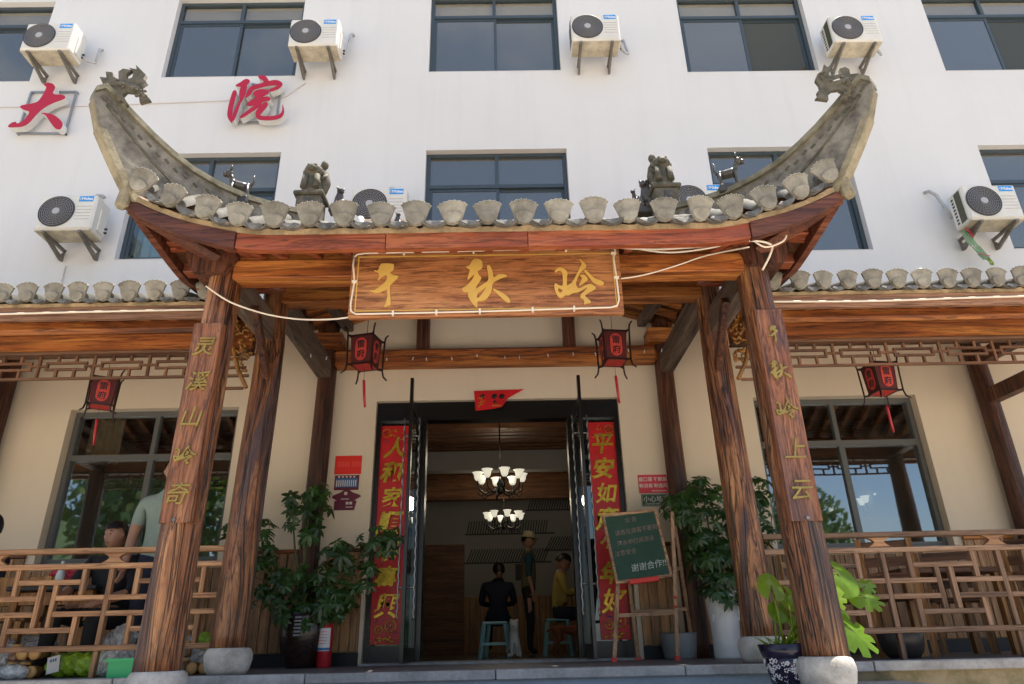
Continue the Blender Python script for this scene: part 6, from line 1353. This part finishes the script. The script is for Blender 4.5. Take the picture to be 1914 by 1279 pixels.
def fnC(c):
    if c.z > iz-.15: return 0
    if abs(c.y-iy) > .15: return 2 if c.z > 1.06 else 0
    return 1 if c.z > .92 else 3
person('standing man in a pale sun hat and tan vest inside the doorway', nd, ed, (ix+.02, iy-.02, iz), .108, radians(-12), radians(-8), ['skin', 'tancloth', 'tealcloth', 'blackcloth'], fnC, dict(cover=.30, back=-.4), extra=hat_on)
jx, jy = at(1048, 1052, 2.6).x, 2.6; jz = at(1048, 1052, 2.6).z
nd = {'pel': (jx-.08, jy, .50, (.15, .13)), 'bel': (jx-.07, jy, .64, (.15, .12)), 'che': (jx-.03, jy, .86, (.16, .14)), 'nek': (jx-.0, jy-.02, jz-.11, .055)}; ed = [('pel', 'bel'), ('bel', 'che'), ('che', 'nek')]
for s, k in ((-1, 'l'), (1, 'r')):
    nd['sh'+k] = (jx-.02, jy+s*.17, .98, .075); el, wr = (jx+.03, jy+s*.20, .74), (jx+.24, jy+s*.09, .78); nd['el'+k] = (*el, .055); nd['wr'+k] = (*wr, .034); ed += [('che', 'sh'+k), ('sh'+k, 'el'+k), ('el'+k, 'wr'+k)]; wrist_key[0] = 'wr'+k; hand_nodes(nd, ed, wr, (1, -s*.3, .1), (0, 0, 1), (0, -s, 0), k)
    nd['hip'+k] = (jx-.06, jy+s*.09, .49, .10); nd['kn'+k] = (jx+.34, jy+s*.12, .50, .07); nd['an'+k] = (jx+.34, jy+s*.12, .09, .045); nd['to'+k] = (jx+.45, jy+s*.12, .035, .04); ed += [('pel', 'hip'+k), ('hip'+k, 'kn'+k), ('kn'+k, 'an'+k), ('an'+k, 'to'+k)]
def fnD(c): return 0 if (c.z > jz-.14 or (c.x > jx+.21 and c.z > .66)) else (1 if c.z > .58 else 2)
person('seated man in an ochre jacket looking at his hands inside the doorway', nd, ed, (jx+.03, jy-.02, jz), .108, radians(-14), radians(-30), ['skin', 'yellowcloth', 'navycloth'], fnD, dict(cover=.40, back=-.3))
qx, qy = at(930, 1075, 3.6).x, 3.6; qz = at(930, 1065, 3.6).z
nd = {'pel': (qx, qy, .50, (.17, .14)), 'che': (qx+.01, qy, .84, (.18, .13)), 'nek': (qx+.02, qy, qz-.10, .055)}; ed = [('pel', 'che'), ('che', 'nek')]
for s, k in ((-1, 'l'), (1, 'r')):
    nd['sh'+k] = (qx+s*.19, qy, .92, .07); nd['el'+k] = (qx+s*.24, qy+.10, .70, .048); nd['wr'+k] = (qx+s*.10, qy+.25, .68, .032); ed += [('che', 'sh'+k), ('sh'+k, 'el'+k), ('el'+k, 'wr'+k)]; wrist_key[0] = 'wr'+k; hand_nodes(nd, ed, nd['wr'+k][:3], (-s*.5, 1, 0), (s, 0, 0), (0, 0, 1), k)
    nd['hip'+k] = (qx+s*.10, qy+.02, .48, .10); nd['kn'+k] = (qx+s*.14, qy+.38, .48, .07); nd['an'+k] = (qx+s*.14, qy+.38, .08, .045); ed += [('pel', 'hip'+k), ('hip'+k, 'kn'+k), ('kn'+k, 'an'+k)]
person('person in navy clothes seated with back to the doorway', nd, ed, (qx+.02, qy, qz), .105, radians(95), radians(-20), ['skin', 'navycloth'], lambda c: 0 if c.z > qz-.12 or (c.y > qy+.22 and .60 < c.z < .76) else 1, dict(cover=.2, back=-.75))
def dog(label, x, y, h, yaw, mat, sit):
    k = h
    if sit:
        nd = {'hip': (-.10*k, 0, .17*k, .17*k), 'mid': (.0, 0, .36*k, .165*k), 'chest': (.08*k, 0, .55*k, .15*k), 'neck': (.12*k, 0, .72*k, .10*k), 'head': (.16*k, 0, .87*k, .15*k), 'muz': (.36*k, 0, .82*k, .07*k), 'e1': (.10*k, .11*k, 1.06*k, .04*k), 'e2': (.10*k, -.11*k, 1.06*k, .04*k), 'tl': (-.30*k, 0, .06*k, .035*k)}
        ed = [('hip', 'mid'), ('mid', 'chest'), ('chest', 'neck'), ('neck', 'head'), ('head', 'muz'), ('head', 'e1'), ('head', 'e2'), ('hip', 'tl')]
        for s, q in ((1, 'l'), (-1, 'r')):
            nd['f'+q] = (.14*k, s*.08*k, .30*k, .05*k); nd['g'+q] = (.15*k, s*.08*k, .04*k, .045*k); nd['h'+q] = (.05*k, s*.15*k, .14*k, .075*k); nd['i'+q] = (.14*k, s*.15*k, .035*k, .045*k); ed += [('chest', 'f'+q), ('f'+q, 'g'+q), ('hip', 'h'+q), ('h'+q, 'i'+q)]
    else:
        nd = {'hip': (-.42*k, 0, .70*k, .12*k), 'mid': (-.08*k, 0, .66*k, .125*k), 'chest': (.26*k, 0, .66*k, .17*k), 'neck': (.45*k, 0, .80*k, .10*k), 'head': (.58*k, 0, .95*k, .15*k), 'muz': (.82*k, 0, .89*k, .07*k), 'e1': (.53*k, .09*k, 1.06*k, .03*k), 'e2': (.53*k, -.09*k, 1.06*k, .03*k), 'tl': (-.58*k, 0, .72*k, .035*k), 'tl2': (-.72*k, 0, .62*k, .03*k)}
        ed = [('hip', 'mid'), ('mid', 'chest'), ('chest', 'neck'), ('neck', 'head'), ('head', 'muz'), ('head', 'e1'), ('head', 'e2'), ('hip', 'tl'), ('tl', 'tl2')]
        for s, q in ((1, 'l'), (-1, 'r')):
            nd['a'+q] = (.28*k, s*.10*k, .42*k, .055*k); nd['b'+q] = (.27*k, s*.10*k, .20*k, .04*k); nd['c'+q] = (.31*k, s*.10*k, .03*k, .04*k)
            nd['d'+q] = (-.36*k, s*.10*k, .48*k, .085*k); nd['e'+q] = (-.50*k, s*.10*k, .25*k, .042*k); nd['j'+q] = (-.46*k, s*.10*k, .03*k, .04*k)
            ed += [('chest', 'a'+q), ('a'+q, 'b'+q), ('b'+q, 'c'+q), ('hip', 'd'+q), ('d'+q, 'e'+q), ('e'+q, 'j'+q)]
    t = thing('dog', label, 'dog', (x, y, 0)); me = skin_mesh(nd, ed, 2); R = Matrix.Translation((x, y, .01)) @ Matrix.Rotation(yaw, 4, 'Z'); me.transform(R); me.materials.append(M[mat]); link('body', me, t)
    hd = Vector(nd['head'][:3]); mz = Vector(nd['muz'][:3]); mb = MB(); mb.ball(R @ (mz+Vector((.055*k, 0, .02*k))), .022*k, sub=2); mb.build('nose', 'hair', t); mb = MB()
    for s in (-1, 1): mb.ball(R @ (hd+Vector((.085*k, s*.05*k, .03*k))), .016*k, sub=2)
    mb.build('eyes', 'hair', t, kind='stuff')
dp = at(963, 1232, 1.5); dog('small white dog sitting in the doorway', dp.x, 1.5, .38, radians(-95), 'dogwhite', True)
dp = at(1062, 1225, 1.6); dog('reddish brown dog standing side on under the stool in the hall', dp.x+.06, 1.7, .42, radians(12), 'dogbrown', False)
def stool(x, y, label, h=.44):
    t = thing('plastic_stool', label, 'stool', (x, y, 0), 'teal plastic stools in the hall')
    MB().box(x-.15, x+.15, y-.15, y+.15, h-.03, h, .012).build('seat', 'stool', t)
    for a in (-1, 1):
        for b in (-1, 1): MB().bar((x+a*.17, y+b*.17, .0), (x+a*.125, y+b*.125, h-.03), .045, .03, bev=.004).build('leg', 'stool', t)
    for a in (-1, 1): MB().bar((x-.15, y+a*.155, .16), (x+.15, y+a*.155, .16), .02, .03).build('stretcher', 'stool', t); MB().bar((x+a*.155, y-.15, .20), (x+a*.155, y+.15, .20), .02, .03).build('stretcher', 'stool', t)
stool(at(925, 1200, 1.9).x, 1.9, 'empty teal plastic stool beside the white dog', .40); stool(jx-.08, jy, 'teal plastic stool under the seated man in the ochre jacket')
stool(qx, qy, 'teal plastic stool under the person in navy')

# ================================================================== CHANDELIERS
def chandelier(x, y, z, label, sc, ztop):
    t = thing('chandelier', label, 'chandelier', (0, 0, 0), 'lit chandeliers in the hall')
    MB().tube([(0, 0, .0), (0, 0, (ztop-z)/sc)], .012, 6).build('stem', 'black', t); MB().lathe([(.02, -.16), (.05, -.12), (.03, -.06), (.06, 0), (.03, .06), (.012, .12)], 0, 0, 0, 12).build('hub', 'black', t); MB().lathe([(.06, 0), (.05, .03), (.01, .04)], 0, 0, (ztop-z)/sc-.04, 12).build('ceiling_rose', 'black', t)
    for k in range(8):
        a = 2*pi*k/8+.2; P = [Vector((r*cos(a), r*sin(a), h)) for r, h in ((.03, -.04), (.12, -.13), (.24, -.15), (.34, -.08), (.35, .0))]
        MB().tube(P+[Vector((.35*cos(a), .35*sin(a), .04))], .012, 6).build('arm', 'black', t); Q = [Vector((r*cos(a), r*sin(a), h)) for r, h in ((.24, -.15), (.30, -.19), (.35, -.15), (.32, -.11))]
        MB().tube(Q, .009, 5).build('scroll', 'black', t)
        MB().lathe([(.030, .0), (.052, .03), (.058, .07), (.066, .10), (.088, .125), (.080, .127), (.055, .09)], .35*cos(a), .35*sin(a), .045, 12).build('lamp_shade', 'lamp', t)
    t.location = (x, y, z); t.scale = (sc, sc, sc)
    ld = bpy.data.lights.new('chandelier_light', 'POINT'); ld.energy = 4.5; ld.color = (1.0, 0.86, 0.62); ld.shadow_soft_size = .12; lo = bpy.data.objects.new('chandelier_light', ld); COL.objects.link(lo); lo.location = (x, y, z+.34)
p = at(935, 905, 2.2); chandelier(p.x, 2.2, p.z, 'large lit chandelier of glass bell shades nearest the doorway', .86, 3.19)
p = at(942, 975, 5.4); chandelier(p.x, 5.4, p.z, 'smaller looking lit chandelier further back in the hall', .86, 3.19)
p = at(1650, 945, 4.4); chandelier(p.x, 4.4, p.z, 'lit chandelier seen through the right gallery window', .86, 3.19)

# ================================================================== LEFT GALLERY: TABLE, BAGS, JARS
tp = at(150, 1082, -1.05)
t = thing('dining_table', 'low dining table with dark top behind the left railing', 'table', (tp.x, -1.0, 0))
MB().box(tp.x-.38, tp.x+.30, -1.35, -.65, .60, .635, .008).build('tabletop', 'tabletop', t)
for a in (-.32, .24):
    for b in (-1.28, -.72): MB().bar((tp.x+a, b, 0), (tp.x+a, b, .60), .06, .06, bev=.004).build('leg', 'orangewood', t)
MB().box(tp.x-.32, tp.x+.24, -1.30, -1.26, .50, .59).build('apron', 'orangewood', t)
t = thing('wooden_bench', 'orange wooden bench at the far left behind the railing', 'bench', (-3.75, -1.15, 0))
MB().box(-4.1, -3.5, -1.45, -1.15, .38, .42, .006).build('seat', 'orangewood', t); MB().box(-4.1, -3.5, -1.18, -1.15, .50, .72, .006).build('backrest', 'orangewood', t)
for a in (-4.05, -3.55):
    for b in (-1.42, -1.18): MB().bar((a, b, 0), (a, b, .38 if b < -1.3 else .72), .05, .05).build('leg', 'orangewood', t)
def blob(name, label, cat, c, r, mat, n=.18, fr=4.0, parts=None, flat=True, group=None):
    t = thing(name, label, cat, (c[0], c[1], c[2]-r[2]), group); mb = MB(); mb.ball(c, r, sub=4, smooth=(mat == 'jarcap'))
    for v in mb.bm.verts:
        d = (v.co-Vector(c)); k = 1+n*noise.noise((v.co.x*fr*3, v.co.y*fr*3, v.co.z*fr*3))+n*.55*abs(noise.noise((v.co.x*fr*8, v.co.y*fr*8, v.co.z*fr*8)))+n*.25*noise.noise((v.co.x*fr*22, v.co.y*fr*22, v.co.z*fr*22)); v.co = Vector(c)+d*k
        if flat and v.co.z < c[2]-r[2]*.86: v.co.z = c[2]-r[2]*.86
    mb.build('bag', mat, t)
    if parts: parts(t)
    return t
p = at(110, 1068, -1.1); blob('red_bag', 'crumpled red plastic bag on the dark table', 'plastic bag', (p.x+.03, -1.05, .715), (.14, .11, .09), 'redbag', .35, 3)
p = at(112, 1060, -1.25); MB().lathe([(.028, 0), (.032, .01), (.032, .09), (.020, .13), (.012, .16), (.014, .19), (.010, .195)], p.x, -1.22, .636, 14).build('bottle', 'bottlemat'); tag(bpy.data.objects['bottle'], 'pale bottle standing on the table before the red bag', 'bottle')
MB().lathe([(.11, 0), (.14, .015), (.145, .02), (.10, .008)], at(85, 1078, -1.2).x, -1.15, .636, 20).build('plate', 'paper'); tag(bpy.data.objects['plate'], 'white plate on the dark table left of the bottle', 'plate')
def wrap(x, y, label, lab):
    t = thing('vegetable_bundle', label, 'vegetable bundle', (x, y, 0), 'green wrapped vegetable bundles on the deck'); random.seed(int(abs(x*100)))
    for k in range(2):
        mb = MB(); c0 = Vector((x-.045+.09*k, y+.012*k, .078)); mb.ball(c0, (.088, .085, .078), sub=4, smooth=False)
        for v in mb.bm.verts:
            d = v.co-c0; g = 1+.05*sin((v.co.x*.8+v.co.z)*90)+.16*noise.noise(v.co*14)+.09*abs(noise.noise(v.co*38)); v.co = c0+d*g; v.co.z = max(.003, v.co.z)
        mb.build('wrap', 'greenbag', t)
    if lab:
        mb = MB(); T_ = Matrix.Translation((x-.04, y-.098, .085)) @ Matrix.Rotation(radians(-14), 4, 'Y') @ Matrix.Rotation(radians(-12), 4, 'X'); mb.box(-.042, .042, -.002, .002, -.055, .055, mat=T_); o = mb.build('label_sheet', 'paper', t)
        for q in range(3): MB().box(-.022+.016*q, -.012+.016*q, -.0035, -.0022, .018, .038, mat=T_).build('print', 'bluepanel', o)
for x, y, l, b in ((at(128, 1232, -1.62).x, -1.62, 'green wrapped vegetables with a white price label by the left railing', True), (at(175, 1232, -1.6).x, -1.60, 'green wrapped vegetables beside the labelled bundle', False), (at(120, 1195, -1.35).x, -1.35, 'green wrapped vegetables stacked behind the labelled bundle', False), (at(172, 1190, -1.32).x, -1.32, 'dark green wrapped bundle behind, right of the other green bundles', False)): wrap(x, y, l, b)
def jar_pack(x, y, z, n, label, k):
    t = thing('jar_pack', label, 'jar pack', (x, y, z), 'shrink wrapped packs of jars')
    random.seed(int(k*7))
    for i in range(n):
        a, b = i % 3, i//3; jx_, jz_ = x+(a-1)*.085, z+b*.115
        rot = random.random() < .5
        if rot: j = MB().lathe([(.038, 0), (.040, .01), (.040, .075), (.03, .085)], jx_, y, jz_, 14).build('jar', 'jarglass', t); MB().lathe([(.036, .085), (.036, .105), (.002, .106)], jx_, y, jz_, 14).build('lid', 'jarcap', j)
        else:
            mt = Matrix.Translation((jx_, y, jz_+.042)) @ Matrix.Rotation(radians(90), 4, 'X'); mb = MB(); mb.lathe([(.038, -.05), (.040, .0), (.040, .04), (.03, .05)], 0, 0, 0, 14); mb.bm.transform(mt); j = mb.build('jar', 'jarglass', t)
            mb = MB(); mb.lathe([(.039, .05), (.039, .07), (.012, .071), (.002, .068)], 0, 0, 0, 14); mb.bm.transform(mt); mb.build('lid', 'jarcap', j)
jar_pack(at(52, 1232, -1.65).x, -1.66, .0, 6, 'pack of brown jars with orange lids left of the green bundles', 1)
jar_pack(at(90, 1195, -1.45).x, -1.42, .10, 3, 'smaller pack of orange lidded jars above the green bundles', 2)
jar_pack(at(368, 1232, -1.62).x, -1.62, .0, 4, 'pack of jars right of the left front pillar', 3)
PB = 'cloudy plastic bags behind the left railing'
for x, y, Y, r, m, l in ((215, 1222, -1.62, (.13, .10, .10), 'clearbag', 'cloudy plastic bag slumped right of the green bundles'), (230, 1178, -1.35, (.13, .11, .17), 'clearbag', 'pale tall bag standing behind the cloudy plastic bag'), (10, 1190, -1.5, (.13, .12, .14), 'clearbag', 'cloudy plastic bag at the far left picture edge'), (290, 1195, -1.4, (.12, .10, .13), 'clearbag', 'cloudy plastic bag just left of the left front pillar'), (70, 1160, -1.2, (.20, .12, .15), 'clearbag', 'wide pale bag behind the jars under the table'), (370, 1165, -1.4, (.13, .10, .14), 'clearbag', 'cloudy plastic bag holding green produce right of the left front pillar'), (262, 1232, -1.75, (.10, .08, .07), 'clearbag', 'small cloudy bag on the deck just behind the green crate'), (150, 1172, -1.25, (.12, .09, .11), 'greenbag', 'green produce bag behind the wrapped bundles'), (255, 1165, -1.15, (.13, .10, .16), 'whitesack', 'tall white sack below the seated man'), (398, 1218, -1.58, (.08, .07, .08), 'clearbag', 'small cloudy bag against the left inner stone base'), (30, 1232, -1.75, (.09, .07, .05), 'clearbag', 'flat cloudy bag in front of the jars at far left')):
    p = at(x, y, Y); blob('plastic_bag', l, 'plastic bag', (p.x, Y, r[2]*.88), r, m, .30, 2.6, group=PB)
p = at(390, 1185, -1.5); blob('green_melon', 'pale green round vegetable in a bag right of the left front pillar', 'vegetable', (p.x, -1.56, .22), (.045, .045, .06), 'greenbag', .1, 3, flat=False)
cx, cy = at(235, 1262, -2.0).x+.03, -1.95
t = thing('plastic_crate', 'bright green plastic crate at the deck edge by the left front pillar', 'crate', (cx, cy, .003))
MB().box(cx-.14, cx+.14, cy-.08, cy-.07, .003, .115).build('side', 'crate', t); MB().box(cx-.14, cx+.14, cy+.07, cy+.08, .003, .115).build('side', 'crate', t)
for a in (-.14, .13): MB().box(cx+a, cx+a+.01, cy-.07, cy+.07, .003, .115).build('side', 'crate', t)
MB().box(cx-.13, cx+.13, cy-.07, cy+.07, .004, .012).build('base', 'crate', t)
for a, b, c, d in ((cx-.155, cx+.155, cy-.095, cy-.081), (cx-.155, cx+.155, cy+.081, cy+.095), (cx-.155, cx-.141, cy-.081, cy+.081), (cx+.141, cx+.155, cy-.081, cy+.081)): MB().box(a, b, c, d, .098, .116).build('rim', 'crate', t)
p = at(190, 1138, -1.0); blob('colourful_parcel', 'orange and green printed parcel on the bench below the seated man', 'parcel', (p.x, -1.3, .40), (.10, .08, .06), 'jarcap', .2, 3)

# ================================================================== RIGHT GALLERY: CHAIRS AND TABLES
def chair(x, y, yaw, label):
    t = thing('wooden_chair', label, 'chair', (0, 0, 0), 'brown wooden chairs in the right gallery')
    MB().box(-.20, .20, -.20, .20, .40, .435, .006).build('seat', 'ceil', t)
    for a in (-.18, .18):
        MB().bar((a, -.18, 0), (a, -.18, .40), .04, .04).build('leg', 'orangewood', t); MB().bar((a, .18, 0), (a, .22, .86), .04, .035).build('leg', 'orangewood', t)
    for z in (.56, .68, .80): MB().bar((-.18, .20, z), (.18, .20, z), .02, .07).build('back_slat', 'ceil', t)
    MB().bar((-.18, -.18, .18), (.18, -.18, .18), .02, .03).build('stretcher', 'ceil', t)
    t.location = (x, y, 0); t.rotation_euler = (0, 0, yaw); return t
for x, y, a, l in ((2.75, -.75, .4, 'brown wooden chair nearest the monstera behind the right railing'), (3.15, -1.2, 2.6, 'brown wooden chair pushed in from the front of the right table'), (3.95, -.65, -.5, 'brown wooden chair by the wall under the right window'), (4.35, -1.25, 2.2, 'brown wooden chair furthest right behind the railing')): chair(x, y, a, l)
t = thing('dining_table', 'brown timber dining table behind the right railing', 'table', (3.6, -.95, 0))
MB().box(3.2, 4.05, -1.25, -.65, .60, .64, .006).build('tabletop', 'ceil', t)
for a in (3.26, 3.99):
    for b in (-1.19, -.71): MB().bar((a, b, 0), (a, b, .60), .06, .06).build('leg', 'orangewood', t)
MB().lathe([(.10, 0), (.14, .05), (.16, .16), (.155, .17), (.13, .06)], 2.95, -1.5, 0, 20).build('dark_basin', 'tabletop'); tag(bpy.data.objects['dark_basin'], 'dark basin on the deck behind the right railing', 'basin')

# ================================================================== ACROSS THE STREET (seen mirrored in the panes)
random.seed(31)
def leafy(name, label, cat, x, y, h, r, n, kind=None):
    t = thing(name, label, cat, (x, y, -1.4)); MB().tube([(x, y, -1.4), (x+.2, y, h*.25), (x-.1, y+.1, h*.55), (x, y, h*.8)], [h*.035, h*.03, h*.02, h*.008], 8).build('trunk', 'bark', t)
    mb = MB()
    for k in range(n):
        while True:
            v = Vector((random.uniform(-1, 1), random.uniform(-1, 1), random.uniform(-1, 1)))
            if v.length < 1: break
        c = Vector((x, y, h*.62))+Vector((v.x*r, v.y*r, v.z*h*.42)); s = random.uniform(.10, .26)*h/7; q = Vector((random.uniform(-1, 1), random.uniform(-1, 1), random.uniform(-1, 1))).normalized(); a = q.orthogonal().normalized(); b = q.cross(a)
        mb._add([c+a*s, c+b*s*.6, c-a*s, c-b*s*.6], [(0, 1, 2, 3)])
    mb.build('crown', 'leaf', t, kind='stuff')
leafy('street_tree', 'young leafy tree across the street mirrored in the right window', 'tree', 12.3, -22, 6.0, 1.9, 2600)
leafy('street_tree', 'broad leafy tree across the street behind the camera', 'tree', -9, -24, 8.5, 3.6, 4200)
leafy('street_tree', 'tall dark tree across the street to the left behind the camera', 'tree', -16, -26, 10.5, 4.2, 4200)
mb = MB(); g = []
for i in range(41):
    row = []
    for j in range(9):
        a = radians(196+i*1.9); d = 60+j*14; hh = 26*sin(pi*min(1, j/8*.8))*c01((i-0)/10)*c01((40-i)/22)+2.5*noise.noise((i*.7, j*.7, 0)); row.append(Vector((d*cos(a), d*sin(a), -2+max(0, hh))))
    g.append(row)
for A, B in zip(g, g[1:]):
    for j in range(8): mb.quad(A[j], B[j], B[j+1], A[j+1])
hl = struct(mb.build('hill', 'hill'))
